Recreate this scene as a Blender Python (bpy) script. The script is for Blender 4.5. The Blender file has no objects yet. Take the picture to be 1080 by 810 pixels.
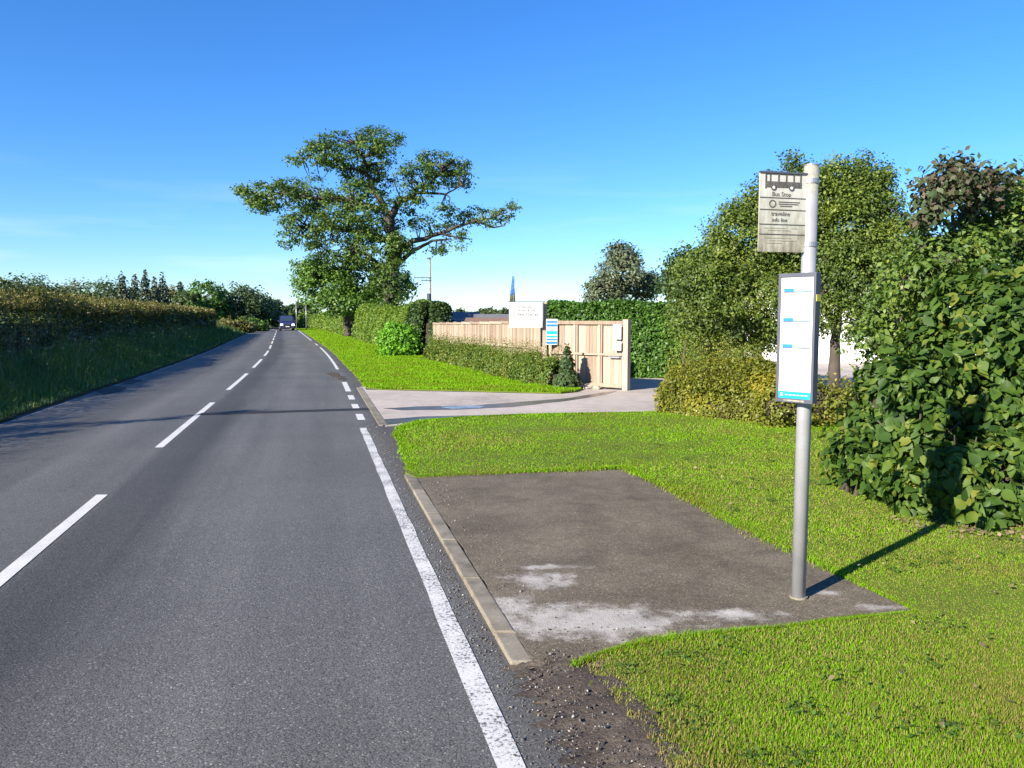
import bpy, bmesh, math, random
import numpy as np
from mathutils import Vector, Matrix

rng = np.random.default_rng(7)
random.seed(7)
S = bpy.context.scene
COL = S.collection

# ------------------------------------------------------------------ camera
CAM_H, FPX, UC, VC, VH = 1.775, 840.0, 540.0, 405.0, 335.0
PITCH = math.atan((VC - VH) / FPX)
cam_d = bpy.data.cameras.new('camera')
cam_d.sensor_width = 36.0
cam_d.lens = 36.0 * FPX / 1080.0
cam_d.clip_start, cam_d.clip_end = 0.05, 6000.0
cam = bpy.data.objects.new('camera', cam_d)
COL.objects.link(cam)
cam.location = (0, 0, CAM_H)
cam.rotation_euler = (math.pi / 2 - PITCH, 0, 0)
S.camera = cam

# ------------------------------------------------------------------ sky and sun
SUN_EL = math.radians(25.0)
SUN_AZ = math.radians(-133.5)            # measured from +Y towards +X: behind the camera, to its left
world = bpy.data.worlds.new('World')
S.world = world
world.use_nodes = True
wn, wl = world.node_tree.nodes, world.node_tree.links
bg = wn['Background']
sky = wn.new('ShaderNodeTexSky')
sky.sky_type = 'NISHITA'
sky.sun_disc = False
sky.sun_elevation = SUN_EL
sky.sun_rotation = SUN_AZ
sky.altitude = 0
sky.air_density = 1.0
sky.dust_density = 0.0
sky.ozone_density = 8.0
# faint high cloud wisps low over the horizon
wtc = wn.new('ShaderNodeTexCoord')
wmap = wn.new('ShaderNodeMapping'); wmap.inputs['Scale'].default_value = (1.6, 1.6, 16.0)
wnoi = wn.new('ShaderNodeTexNoise'); wnoi.inputs['Scale'].default_value = 2.2; wnoi.inputs['Detail'].default_value = 5
wramp = wn.new('ShaderNodeValToRGB')
wramp.color_ramp.elements[0].position = 0.52; wramp.color_ramp.elements[0].color = (0, 0, 0, 1)
wramp.color_ramp.elements[1].position = 0.75; wramp.color_ramp.elements[1].color = (0.30, 0.30, 0.30, 1)
wsep = wn.new('ShaderNodeSeparateXYZ')
wband = wn.new('ShaderNodeMapRange'); wband.inputs['From Min'].default_value = 0.02; wband.inputs['From Max'].default_value = 0.20
wband.inputs['To Min'].default_value = 1.0; wband.inputs['To Max'].default_value = 0.0
wmul = wn.new('ShaderNodeMath'); wmul.operation = 'MULTIPLY'
wmix = wn.new('ShaderNodeMixRGB'); wmix.inputs['Color2'].default_value = (5.5, 5.8, 6.6, 1)
whsv = wn.new('ShaderNodeHueSaturation'); whsv.inputs['Saturation'].default_value = 1.12; whsv.inputs['Hue'].default_value = 0.506
wl.new(wtc.outputs['Generated'], wmap.inputs['Vector']); wl.new(wmap.outputs['Vector'], wnoi.inputs['Vector'])
wl.new(wnoi.outputs['Fac'], wramp.inputs['Fac']); wl.new(wtc.outputs['Generated'], wsep.inputs['Vector'])
wl.new(wsep.outputs['Z'], wband.inputs['Value']); wl.new(wramp.outputs['Color'], wmul.inputs[0]); wl.new(wband.outputs['Result'], wmul.inputs[1])
wl.new(sky.outputs['Color'], whsv.inputs['Color']); wl.new(whsv.outputs['Color'], wmix.inputs['Color1'])
wl.new(wmul.outputs['Value'], wmix.inputs['Fac']); wl.new(wmix.outputs['Color'], bg.inputs['Color'])
bg.inputs['Strength'].default_value = 0.090

sun_d = bpy.data.lights.new('sun', 'SUN')
sun_d.energy = 5.0
sun_d.angle = math.radians(0.53)
sun_d.color = (1.0, 0.92, 0.78)
sun = bpy.data.objects.new('sun', sun_d)
COL.objects.link(sun)
SUN_TO = Vector((math.sin(SUN_AZ) * math.cos(SUN_EL), math.cos(SUN_AZ) * math.cos(SUN_EL), math.sin(SUN_EL)))
sun.rotation_euler = (-SUN_TO).to_track_quat('-Z', 'Y').to_euler()
sun.location = SUN_TO * 60

S.view_settings.view_transform = 'Standard'
S.view_settings.look = 'None'
S.view_settings.exposure = 1.32
S.view_settings.gamma = 1.0
S.view_settings.use_curve_mapping = False
S.render.engine = 'CYCLES'
S.cycles.use_denoising = True
S.cycles.max_bounces = 6
S.cycles.transparent_max_bounces = 6

# ------------------------------------------------------------------ helpers
_cp, _sp = math.cos(PITCH), math.sin(PITCH)
def ray(u, v):
    a, b = (u - UC) / FPX, -(v - VC) / FPX
    return Vector((a, _cp + b * _sp, -_sp + b * _cp))
def at(u, v, Y):
    """point on the pixel's line of sight at distance Y ahead"""
    r = ray(u, v); r *= Y / r.y
    return Vector((r.x, r.y, r.z + CAM_H))
def gnd(u, v, z=0.0):
    """point where the pixel's line of sight meets the level z"""
    r = ray(u, v); r *= (z - CAM_H) / r.z
    return Vector((r.x, r.y, z))

def tag(o, label=None, cat=None, group=None, kind=None):
    if label: o['label'] = label
    if cat: o['category'] = cat
    if group: o['group'] = group
    if kind: o['kind'] = kind
    return o
def empty(name, loc=(0, 0, 0), rz=0.0):
    o = bpy.data.objects.new(name, None)
    o.location = loc; o.rotation_euler = (0, 0, rz); o.empty_display_size = 0.2
    COL.objects.link(o)
    return o
def link(name, me, mat=None, parent=None, loc=None):
    o = bpy.data.objects.new(name, me)
    COL.objects.link(o)
    if mat is not None and len(me.materials) == 0: me.materials.append(mat)
    if parent is not None: o.parent = parent
    if loc is not None: o.location = loc
    return o
def mesh_np(name, V, F):
    V = np.ascontiguousarray(V, dtype=np.float32); F = np.ascontiguousarray(F, dtype=np.int32)
    me = bpy.data.meshes.new(name)
    n, (m, k) = len(V), F.shape
    me.vertices.add(n); me.vertices.foreach_set('co', V.ravel())
    me.loops.add(m * k); me.loops.foreach_set('vertex_index', F.ravel())
    me.polygons.add(m); me.polygons.foreach_set('loop_start', np.arange(0, m * k, k, dtype=np.int32))
    try: me.polygons.foreach_set('loop_total', np.full(m, k, dtype=np.int32))
    except Exception: pass
    me.update(calc_edges=True)
    return me

class MB:
    """collects boxes, tubes and free faces into one mesh"""
    def __init__(self): self.v, self.f = [], []
    def face(self, pts):
        b = len(self.v); self.v += [tuple(p) for p in pts]; self.f.append(tuple(range(b, b + len(pts)))); return self
    def box(self, c, s, rz=0.0, M=None):
        b = len(self.v); cr, sr = math.cos(rz), math.sin(rz)
        for z in (-.5, .5):
            for x, y in ((-.5, -.5), (.5, -.5), (.5, .5), (-.5, .5)):
                px, py, pz = x * s[0], y * s[1], z * s[2]
                q = (c[0] + px * cr - py * sr, c[1] + px * sr + py * cr, c[2] + pz)
                self.v.append(q if M is None else tuple(M @ Vector(q)))
        self.f += [tuple(b + i for i in q) for q in ((3, 2, 1, 0), (4, 5, 6, 7), (0, 1, 5, 4), (1, 2, 6, 5), (2, 3, 7, 6), (3, 0, 4, 7))]
        return self
    def tube(self, pts, rad, n=8, caps=True):
        pts = [Vector(p) for p in pts]; b = len(self.v); m = len(pts)
        if not hasattr(rad, '__len__'): rad = [rad] * m
        up = Vector((0.13, 0.31, 0.94)).normalized()
        for i, p in enumerate(pts):
            d = (pts[min(i + 1, m - 1)] - pts[max(i - 1, 0)]).normalized()
            a = d.cross(up)
            if a.length < .05: a = d.cross(Vector((1, 0, 0)))
            a.normalize(); c = d.cross(a)
            for k in range(n):
                t = 2 * math.pi * k / n
                self.v.append(tuple(p + (a * math.cos(t) + c * math.sin(t)) * rad[i]))
        for i in range(m - 1):
            for k in range(n):
                self.f.append((b + i * n + k, b + i * n + (k + 1) % n, b + (i + 1) * n + (k + 1) % n, b + (i + 1) * n + k))
        if caps:
            self.f.append(tuple(b + k for k in range(n))[::-1]); self.f.append(tuple(b + (m - 1) * n + k for k in range(n)))
        return self
    def prism(self, poly, z0, z1):
        """closed polygon (list of xy) extruded from z0 up to z1"""
        b = len(self.v); n = len(poly)
        self.v += [(p[0], p[1], z0) for p in poly] + [(p[0], p[1], z1) for p in poly]
        self.f.append(tuple(b + n + k for k in range(n))); self.f.append(tuple(b + k for k in range(n))[::-1])
        for k in range(n): self.f.append((b + k, b + (k + 1) % n, b + n + (k + 1) % n, b + n + k))
        return self
    def mesh(self, name, smooth=False, bevel=0.0):
        me = bpy.data.meshes.new(name); me.from_pydata(self.v, [], self.f)
        bm = bmesh.new(); bm.from_mesh(me)
        bmesh.ops.recalc_face_normals(bm, faces=bm.faces)
        if bevel > 0:
            es = [e for e in bm.edges if len(e.link_faces) == 2 and e.calc_face_angle(0) > 0.6]
            bmesh.ops.bevel(bm, geom=es, offset=bevel, segments=2, affect='EDGES', profile=0.6)
        big = [f for f in bm.faces if len(f.verts) > 4]
        if big: bmesh.ops.triangulate(bm, faces=big)
        bm.to_mesh(me); bm.free()
        if smooth: me.polygons.foreach_set('use_smooth', [True] * len(me.polygons))
        me.update(); return me
    def build(self, name, mat, parent=None, loc=None, smooth=False, bevel=0.0):
        return link(name, self.mesh(name, smooth, bevel), mat, parent, loc)

# ------------------------------------------------------------------ materials
def new_mat(name):
    m = bpy.data.materials.new(name); m.use_nodes = True
    return m, m.node_tree.nodes, m.node_tree.links, m.node_tree.nodes['Principled BSDF']
def ramp(N, stops):
    r = N.new('ShaderNodeValToRGB'); cr = r.color_ramp
    while len(cr.elements) > 1: cr.elements.remove(cr.elements[-1])
    for i, (p, c) in enumerate(stops):
        e = cr.elements[0] if i == 0 else cr.elements.new(p)
        e.position = p; e.color = (c[0], c[1], c[2], 1) if hasattr(c, '__len__') else (c, c, c, 1)
    return r
def noise(N, L, scale, detail=4, vec=None, rough=.55):
    n = N.new('ShaderNodeTexNoise'); n.inputs['Scale'].default_value = scale; n.inputs['Detail'].default_value = detail
    n.inputs['Roughness'].default_value = rough
    if vec is not None: L.new(vec, n.inputs['Vector'])
    return n
def mth(N, L, op, a, b=None, clamp=False):
    n = N.new('ShaderNodeMath'); n.operation = op; n.use_clamp = clamp
    for i, x in enumerate((a, b)):
        if x is None: continue
        if isinstance(x, (int, float)): n.inputs[i].default_value = x
        else: L.new(x, n.inputs[i])
    return n.outputs[0]
def mixc(N, L, fac, a, b, mode='MIX'):
    n = N.new('ShaderNodeMixRGB'); n.blend_type = mode
    for k, x in (('Fac', fac), ('Color1', a), ('Color2', b)):
        if isinstance(x, (int, float)): n.inputs[k].default_value = x
        elif isinstance(x, tuple): n.inputs[k].default_value = (x[0], x[1], x[2], 1)
        else: L.new(x, n.inputs[k])
    return n.outputs[0]
def bump(N, L, P, h, strength=.4, dist=.01):
    b = N.new('ShaderNodeBump'); b.inputs['Strength'].default_value = strength; b.inputs['Distance'].default_value = dist
    L.new(h, b.inputs['Height']); L.new(b.outputs['Normal'], P.inputs['Normal']); return b
def simple(name, col, rough=.6, var=.12, scale=6.0, metal=0.0, spec=.5, bmp=0.0, detail=5):
    """plain coloured surface with uneven tone"""
    m, N, L, P = new_mat(name)
    geo = N.new('ShaderNodeTexCoord')
    n = noise(N, L, scale, detail, geo.outputs['Object'])
    lo, hi = tuple(c * (1 - var) for c in col), tuple(min(1, c * (1 + var)) for c in col)
    r = ramp(N, [(.3, lo), (.7, hi)]); L.new(n.outputs['Fac'], r.inputs['Fac']); L.new(r.outputs['Color'], P.inputs['Base Color'])
    P.inputs['Roughness'].default_value = rough; P.inputs['Metallic'].default_value = metal
    P.inputs['Specular IOR Level'].default_value = spec
    if bmp > 0: bump(N, L, P, n.outputs['Fac'], bmp, .01)
    return m
def leaf_mat(name, cols, trans=.32, rough=.5, spec=.35, patch=.5, pscale=.7, gain=1.3, spread_=.7):
    """foliage: each leaf its own tone, drifting in patches through the plant"""
    m, N, L, P = new_mat(name)
    g = N.new('ShaderNodeNewGeometry'); oi = N.new('ShaderNodeObjectInfo')
    s = mth(N, L, 'FRACT', mth(N, L, 'ADD', g.outputs['Random Per Island'], oi.outputs['Random']))
    s = mth(N, L, 'ADD', mth(N, L, 'MULTIPLY', s, spread_), (1 - spread_) * .5)
    n = noise(N, L, pscale, 3, g.outputs['Position'])
    pn = mth(N, L, 'MULTIPLY', mth(N, L, 'SUBTRACT', n.outputs['Fac'], .5), patch * 2.2)
    f = mth(N, L, 'ADD', s, pn, True)
    r = ramp(N, [(i / (len(cols) - 1), tuple(x * gain for x in c)) for i, c in enumerate(cols)]); L.new(f, r.inputs['Fac'])
    L.new(r.outputs['Color'], P.inputs['Base Color'])
    P.inputs['Roughness'].default_value = rough; P.inputs['Specular IOR Level'].default_value = spec
    t = N.new('ShaderNodeBsdfTranslucent')
    tc = mixc(N, L, 1.0, r.outputs['Color'], (1.25, 1.45, .5), 'MULTIPLY'); L.new(tc, t.inputs['Color'])
    mx = N.new('ShaderNodeMixShader'); mx.inputs['Fac'].default_value = trans
    L.new(P.outputs[0], mx.inputs[1]); L.new(t.outputs[0], mx.inputs[2])
    L.new(mx.outputs[0], N['Material Output'].inputs['Surface'])
    return m

M = {}
M['pole_wood'] = simple('weathered pole timber', (.26, .20, .14), .85, .25, 3.0)
M['bark'] = simple('bark', (.062, .050, .038), .9, .4, 3.0, bmp=.6)
M['twig'] = simple('twig', (.05, .038, .025), .95, .4, 4.0, bmp=.4)
M['grey_metal'] = simple('galvanised metal', (.30, .305, .32), .42, .10, 9.0, .55)
M['dark_metal'] = simple('dark case metal', (.075, .078, .10), .45, .15, 8.0)
M['black'] = simple('black paint', (.018, .018, .018), .6, .1)
M['glass_dark'] = simple('dark glass', (.03, .045, .08), .12, .05)
M['white_wall'] = simple('white render', (.78, .77, .74), .8, .05, 2.0, bmp=.1)
M['slate'] = simple('slate roof', (.15, .15, .155), .7, .2, 3.0)
M['brown_roof'] = simple('brown tin roof', (.22, .13, .08), .7, .2, 3.0)
M['barn'] = simple('barn cladding', (.16, .17, .19), .7, .15, 2.0)
M['paper'] = simple('white sheet', (.66, .67, .67), .35, .03, 5.0)
M['sign_white'] = simple('sign white', (.60, .585, .585), .45, .04, 3.0)
M['blue'] = simple('print blue', (.02, .19, .62), .45, .08)
M['cyan'] = simple('print cyan', (.01, .38, .72), .4, .05)
M['cyan_pale'] = simple('print pale cyan', (.28, .55, .68), .4, .05)
M['grey_print'] = simple('print grey', (.36, .37, .39), .5, .05)
M['ink'] = simple('print ink', (.085, .078, .068), .7, .5, 60.0)
M['faded'] = simple('faded print', (.24, .22, .17), .7, .3, 40.0)
M['yellow'] = simple('yellow sticker', (.72, .62, .06), .5, .05)
M['flag_blue'] = simple('flag blue', (.015, .09, .30), .7, .15)
M['flag_ochre'] = simple('flag olive', (.10, .09, .04), .7, .15)
M['stone'] = simple('stone', (.34, .30, .25), .9, .3, 9.0, bmp=.5)
M['pebble'] = None

# road surface: uv = (metres right of the centre line, metres along)
def asphalt():
    m, N, L, P = new_mat('asphalt')
    uv = N.new('ShaderNodeUVMap'); uv.uv_map = 'UVMap'
    sp = N.new('ShaderNodeSeparateXYZ'); L.new(uv.outputs['UV'], sp.inputs[0])
    tc = N.new('ShaderNodeTexCoord')
    vo = N.new('ShaderNodeTexVoronoi'); vo.inputs['Scale'].default_value = 125; L.new(tc.outputs['Object'], vo.inputs['Vector'])
    cs = N.new('ShaderNodeSeparateXYZ'); L.new(vo.outputs['Color'], cs.inputs[0])
    chips = ramp(N, [(0, (.082, .082, .079)), (.5, (.118, .117, .110)), (.90, (.150, .148, .138)), (.975, (.20, .195, .18)), (1, (.33, .32, .29))])
    L.new(cs.outputs['X'], chips.inputs['Fac'])
    # grooves between chips
    gr = ramp(N, [(.0, 1.0), (.55, .9), (.8, .35)]); L.new(vo.outputs['Distance'], gr.inputs['Fac'])
    col = mixc(N, L, .75, chips.outputs['Color'], gr.outputs['Color'], 'MULTIPLY')
    # wheel tracks and long wear streaks
    stv = N.new('ShaderNodeMapping'); stv.inputs['Scale'].default_value = (2.2, .12, 1); L.new(uv.outputs['UV'], stv.inputs['Vector'])
    st = noise(N, L, 1.0, 4, stv.outputs['Vector'])
    r1 = ramp(N, [(0.0, 1.0), (.27, .96), (.315, .72), (.36, .74), (.40, 1.03), (.455, .86), (.50, .90), (.515, .55), (.555, .50), (.59, .88), (.65, 1.06), (.73, .93), (.79, 1.05), (1, 1.0)])
    L.new(mth(N, L, 'ADD', mth(N, L, 'ADD', mth(N, L, 'MULTIPLY', sp.outputs['X'], .1), .5), mth(N, L, 'MULTIPLY', mth(N, L, 'SUBTRACT', st.outputs['Fac'], .5), .05)), r1.inputs['Fac'])
    r2 = ramp(N, [(.3, .86), (.7, 1.14)]); L.new(st.outputs['Fac'], r2.inputs['Fac'])
    big = noise(N, L, .35, 4, tc.outputs['Object']); r3 = ramp(N, [(.3, .86), (.7, 1.12)]); L.new(big.outputs['Fac'], r3.inputs['Fac'])
    col = mixc(N, L, 1, col, r1.outputs['Color'], 'MULTIPLY'); col = mixc(N, L, 1, col, r2.outputs['Color'], 'MULTIPLY'); col = mixc(N, L, 1, col, r3.outputs['Color'], 'MULTIPLY')
    # dirty margins outside the edge lines
    dn = noise(N, L, 5.0, 6, tc.outputs['Object'], .7)
    ed = mth(N, L, 'ADD', mth(N, L, 'ABSOLUTE', sp.outputs['X']), mth(N, L, 'MULTIPLY', mth(N, L, 'SUBTRACT', dn.outputs['Fac'], .5), .5))
    er = ramp(N, [(0, 0), (1, 1)]); mr = N.new('ShaderNodeMapRange'); mr.inputs['From Min'].default_value = 2.86; mr.inputs['From Max'].default_value = 3.08; L.new(ed, mr.inputs['Value'])
    dirt = ramp(N, [(.35, (.030, .025, .021)), (.6, (.060, .050, .043)), (.8, (.11, .096, .083))]); L.new(dn.outputs['Fac'], dirt.inputs['Fac'])
    dirtc = mixc(N, L, .45, dirt.outputs['Color'], col, 'MIX')
    col = mixc(N, L, mth(N, L, 'MULTIPLY', mr.outputs['Result'], .9), col, dirtc)
    L.new(col, P.inputs['Base Color'])
    P.inputs['Roughness'].default_value = .72; P.inputs['Specular IOR Level'].default_value = .38
    bump(N, L, P, mth(N, L, 'ADD', gr.outputs['Color'], mth(N, L, 'MULTIPLY', cs.outputs['Y'], .5)), .40, .005)
    return m
M['asphalt'] = asphalt()

def paint_mat(name, wear=.5, col=(.60, .59, .57)):
    m, N, L, P = new_mat(name)
    tc = N.new('ShaderNodeTexCoord')
    n1 = noise(N, L, 55, 4, tc.outputs['Object'], .7); n2 = noise(N, L, 3.5, 4, tc.outputs['Object'])
    s = mth(N, L, 'ADD', mth(N, L, 'MULTIPLY', n1.outputs['Fac'], .65), mth(N, L, 'MULTIPLY', n2.outputs['Fac'], .35))
    r = ramp(N, [(.30 + .12 * wear, (.09, .088, .085)), (.36 + .12 * wear, tuple(c * .8 for c in col)), (.6, col)]); L.new(s, r.inputs['Fac'])
    L.new(r.outputs['Color'], P.inputs['Base Color']); P.inputs['Roughness'].default_value = .65
    bump(N, L, P, n1.outputs['Fac'], .35, .006)
    return m
M['paint'] = paint_mat('road paint', .35)
M['paint_old'] = paint_mat('old faded road paint', 1.25, (.40, .39, .37))
M['paint_worn'] = paint_mat('worn road paint', .95)

def kerb_mat():
    m, N, L, P = new_mat('kerb concrete')
    tc = N.new('ShaderNodeTexCoord'); oi = N.new('ShaderNodeObjectInfo')
    n = noise(N, L, 7, 5, tc.outputs['Object']); n2 = noise(N, L, 90, 3, tc.outputs['Object'])
    r = ramp(N, [(.3, (.11, .094, .070)), (.5, (.19, .163, .122)), (.75, (.26, .228, .178))])
    L.new(mth(N, L, 'ADD', n.outputs['Fac'], mth(N, L, 'MULTIPLY', mth(N, L, 'SUBTRACT', oi.outputs['Random'], .5), .22)), r.inputs['Fac'])
    r2 = ramp(N, [(.3, .8), (.7, 1.12)]); L.new(n2.outputs['Fac'], r2.inputs['Fac'])
    L.new(mixc(N, L, 1, r.outputs['Color'], r2.outputs['Color'], 'MULTIPLY'), P.inputs['Base Color'])
    P.inputs['Roughness'].default_value = .85; bump(N, L, P, n2.outputs['Fac'], .25, .004)
    return m
M['kerb'] = kerb_mat()

def pad_mat(patches):
    """old tarmac worn through to pale concrete in a few blotches"""
    m, N, L, P = new_mat('worn tarmac pad')
    g = N.new('ShaderNodeNewGeometry'); pos = g.outputs['Position']
    sp = N.new('ShaderNodeSeparateXYZ'); L.new(pos, sp.inputs[0])
    n0 = noise(N, L, 1.3, 5, pos); n1 = noise(N, L, 6, 8, pos, .72); n2 = noise(N, L, 110, 3, pos)
    vo = N.new('ShaderNodeTexVoronoi'); vo.inputs['Scale'].default_value = 130; L.new(pos, vo.inputs['Vector'])
    vs = N.new('ShaderNodeSeparateXYZ'); L.new(vo.outputs['Color'], vs.inputs[0])
    base = ramp(N, [(.25, (.085, .068, .046)), (.5, (.135, .112, .080)), (.75, (.185, .155, .115))])
    L.new(mth(N, L, 'ADD', mth(N, L, 'MULTIPLY', n0.outputs['Fac'], .6), mth(N, L, 'MULTIPLY', n1.outputs['Fac'], .4)), base.inputs['Fac'])
    sk = ramp(N, [(0, .62), (.6, 1.0), (.93, 1.2), (1, 2.2)]); L.new(vs.outputs['X'], sk.inputs['Fac'])
    col = mixc(N, L, 1, base.outputs['Color'], sk.outputs['Color'], 'MULTIPLY')
    tot = None
    for (cx, cy, rx, ry, amp) in patches:
        dx = mth(N, L, 'DIVIDE', mth(N, L, 'SUBTRACT', sp.outputs['X'], cx), rx); dy = mth(N, L, 'DIVIDE', mth(N, L, 'SUBTRACT', sp.outputs['Y'], cy), ry)
        d = mth(N, L, 'SQRT', mth(N, L, 'ADD', mth(N, L, 'MULTIPLY', dx, dx), mth(N, L, 'MULTIPLY', dy, dy)))
        e = mth(N, L, 'MULTIPLY', mth(N, L, 'SUBTRACT', 1.15, d), amp)
        tot = e if tot is None else mth(N, L, 'MAXIMUM', tot, e)
    nn = mth(N, L, 'ADD', mth(N, L, 'MULTIPLY', mth(N, L, 'SUBTRACT', n1.outputs['Fac'], .5), 2.6), mth(N, L, 'MULTIPLY', mth(N, L, 'SUBTRACT', n2.outputs['Fac'], .5), 1.0))
    fm = N.new('ShaderNodeMapRange'); fm.inputs['From Min'].default_value = .0; fm.inputs['From Max'].default_value = .62
    L.new(mth(N, L, 'ADD', mth(N, L, 'MINIMUM', tot, .7), nn), fm.inputs['Value'])
    pale = ramp(N, [(.3, (.30, .27, .245)), (.7, (.46, .425, .39))]); L.new(n1.outputs['Fac'], pale.inputs['Fac'])
    col = mixc(N, L, mth(N, L, 'MULTIPLY', fm.outputs['Result'], .92), col, pale.outputs['Color'])
    wv = N.new('ShaderNodeVectorMath'); wv.operation = 'ADD'; L.new(pos, wv.inputs[0])
    nw = noise(N, L, 2.2, 5, pos, .7); ws = N.new('ShaderNodeVectorMath'); ws.operation = 'SCALE'; ws.inputs['Scale'].default_value = .55; L.new(nw.outputs['Color'], ws.inputs[0]); L.new(ws.outputs[0], wv.inputs[1])
    cv = N.new('ShaderNodeTexVoronoi'); cv.feature = 'DISTANCE_TO_EDGE'; cv.inputs['Scale'].default_value = .55; L.new(wv.outputs[0], cv.inputs['Vector'])
    cr_ = ramp(N, [(0, .35), (.006, .55), (.012, 1.0)]); L.new(cv.outputs['Distance'], cr_.inputs['Fac'])
    st2 = ramp(N, [(.32, .72), (.5, 1.0), (.7, 1.12)]); L.new(nw.outputs['Fac'], st2.inputs['Fac'])
    col = mixc(N, L, .18, col, cr_.outputs['Color'], 'MULTIPLY'); col = mixc(N, L, 1, col, st2.outputs['Color'], 'MULTIPLY')
    L.new(col, P.inputs['Base Color']); P.inputs['Roughness'].default_value = .88; P.inputs['Specular IOR Level'].default_value = .25
    bump(N, L, P, mth(N, L, 'ADD', n2.outputs['Fac'], vo.outputs['Distance']), .4, .005)
    return m

def soil_mat(name, stops, scale=3.0, fine=70):
    m, N, L, P = new_mat(name)
    g = N.new('ShaderNodeNewGeometry'); pos = g.outputs['Position']
    n = noise(N, L, scale, 6, pos, .65); n2 = noise(N, L, fine, 4, pos, .7)
    r = ramp(N, stops); L.new(mth(N, L, 'ADD', mth(N, L, 'MULTIPLY', n.outputs['Fac'], .6), mth(N, L, 'MULTIPLY', n2.outputs['Fac'], .4)), r.inputs['Fac'])
    L.new(r.outputs['Color'], P.inputs['Base Color']); P.inputs['Roughness'].default_value = .95; P.inputs['Specular IOR Level'].default_value = .2
    bump(N, L, P, n2.outputs['Fac'], .8, .02)
    return m
M['turf'] = soil_mat('turf', [(.3, (.11, .10, .028)), (.5, (.10, .14, .014)), (.7, (.14, .20, .016))], 1.2, 45)
M['mud'] = soil_mat('mud', [(.3, (.045, .036, .030)), (.5, (.075, .060, .050)), (.68, (.13, .108, .088)), (.8, (.17, .15, .12))], 4.0, 60)
M['field'] = soil_mat('field grass', [(.3, (.06, .075, .02)), (.5, (.075, .10, .02)), (.7, (.11, .13, .03))], .15, 6)
M['rough'] = soil_mat('rough verge soil', [(.3, (.03, .035, .015)), (.6, (.05, .06, .02))], 1.5, 30)
def drive_mat():
    m, N, L, P = new_mat('pale concrete drive')
    g = N.new('ShaderNodeNewGeometry'); pos = g.outputs['Position']
    n0 = noise(N, L, .5, 5, pos); n1 = noise(N, L, 4, 6, pos, .7); n2 = noise(N, L, 60, 3, pos)
    r = ramp(N, [(.28, (.24, .205, .18)), (.5, (.40, .345, .305)), (.72, (.50, .44, .39))])
    L.new(mth(N, L, 'ADD', mth(N, L, 'MULTIPLY', n0.outputs['Fac'], .55), mth(N, L, 'MULTIPLY', n1.outputs['Fac'], .45)), r.inputs['Fac'])
    r2 = ramp(N, [(.3, .82), (.7, 1.1)]); L.new(n2.outputs['Fac'], r2.inputs['Fac'])
    L.new(mixc(N, L, 1, r.outputs['Color'], r2.outputs['Color'], 'MULTIPLY'), P.inputs['Base Color'])
    P.inputs['Roughness'].default_value = .85; bump(N, L, P, n2.outputs['Fac'], .4, .008)
    return m
M['drive'] = drive_mat()
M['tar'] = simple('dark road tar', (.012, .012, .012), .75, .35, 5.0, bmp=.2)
M['wet'] = simple('wet dark concrete', (.085, .078, .072), .30, .35, 3.0)
M['puddle_sky'] = simple('wet film with painted sky blue', (.20, .27, .36), .25, .3, 3.0)  # wet film, with the sky's reflection painted in as blue base colour

def wood_mat():
    m, N, L, P = new_mat('bare timber')
    tc = N.new('ShaderNodeTexCoord'); oi = N.new('ShaderNodeObjectInfo')
    mp = N.new('ShaderNodeMapping'); mp.inputs['Scale'].default_value = (22, 22, 1.3); L.new(tc.outputs['Object'], mp.inputs['Vector'])
    n = noise(N, L, 1.5, 5, mp.outputs['Vector'])
    r = ramp(N, [(.25, (.20, .14, .095)), (.5, (.325, .245, .18)), (.8, (.42, .335, .26))])
    L.new(mth(N, L, 'ADD', mth(N, L, 'MULTIPLY', n.outputs['Fac'], .6), mth(N, L, 'MULTIPLY', oi.outputs['Random'], .42)), r.inputs['Fac'])
    L.new(r.outputs['Color'], P.inputs['Base Color']); P.inputs['Roughness'].default_value = .75; bump(N, L, P, n.outputs['Fac'], .3, .004)
    return m
M['wood'] = wood_mat()
def flagsign_mat():
    """old sign plate, algae stained"""
    m, N, L, P = new_mat('stained sign plate')
    tc = N.new('ShaderNodeTexCoord')
    mp = N.new('ShaderNodeMapping'); mp.inputs['Scale'].default_value = (22, 22, 5); L.new(tc.outputs['Object'], mp.inputs['Vector'])
    n = noise(N, L, 1.0, 6, mp.outputs['Vector'], .7); n2 = noise(N, L, 9, 5, tc.outputs['Object'])
    sp = N.new('ShaderNodeSeparateXYZ'); L.new(tc.outputs['Object'], sp.inputs[0])
    hgt = N.new('ShaderNodeMapRange'); hgt.inputs['From Min'].default_value = -.25; hgt.inputs['From Max'].default_value = .25
    hgt.inputs['To Min'].default_value = -.16; hgt.inputs['To Max'].default_value = .12; L.new(sp.outputs['Z'], hgt.inputs['Value'])
    r = ramp(N, [(.28, (.19, .17, .12)), (.40, (.34, .32, .25)), (.52, (.45, .435, .375)), (.70, (.56, .55, .51))])
    L.new(mth(N, L, 'ADD', mth(N, L, 'ADD', mth(N, L, 'MULTIPLY', n.outputs['Fac'], .6), mth(N, L, 'MULTIPLY', n2.outputs['Fac'], .4)), hgt.outputs['Result']), r.inputs['Fac'])
    L.new(r.outputs['Color'], P.inputs['Base Color']); P.inputs['Roughness'].default_value = .6
    return m
M['flagsign'] = flagsign_mat()
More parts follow.
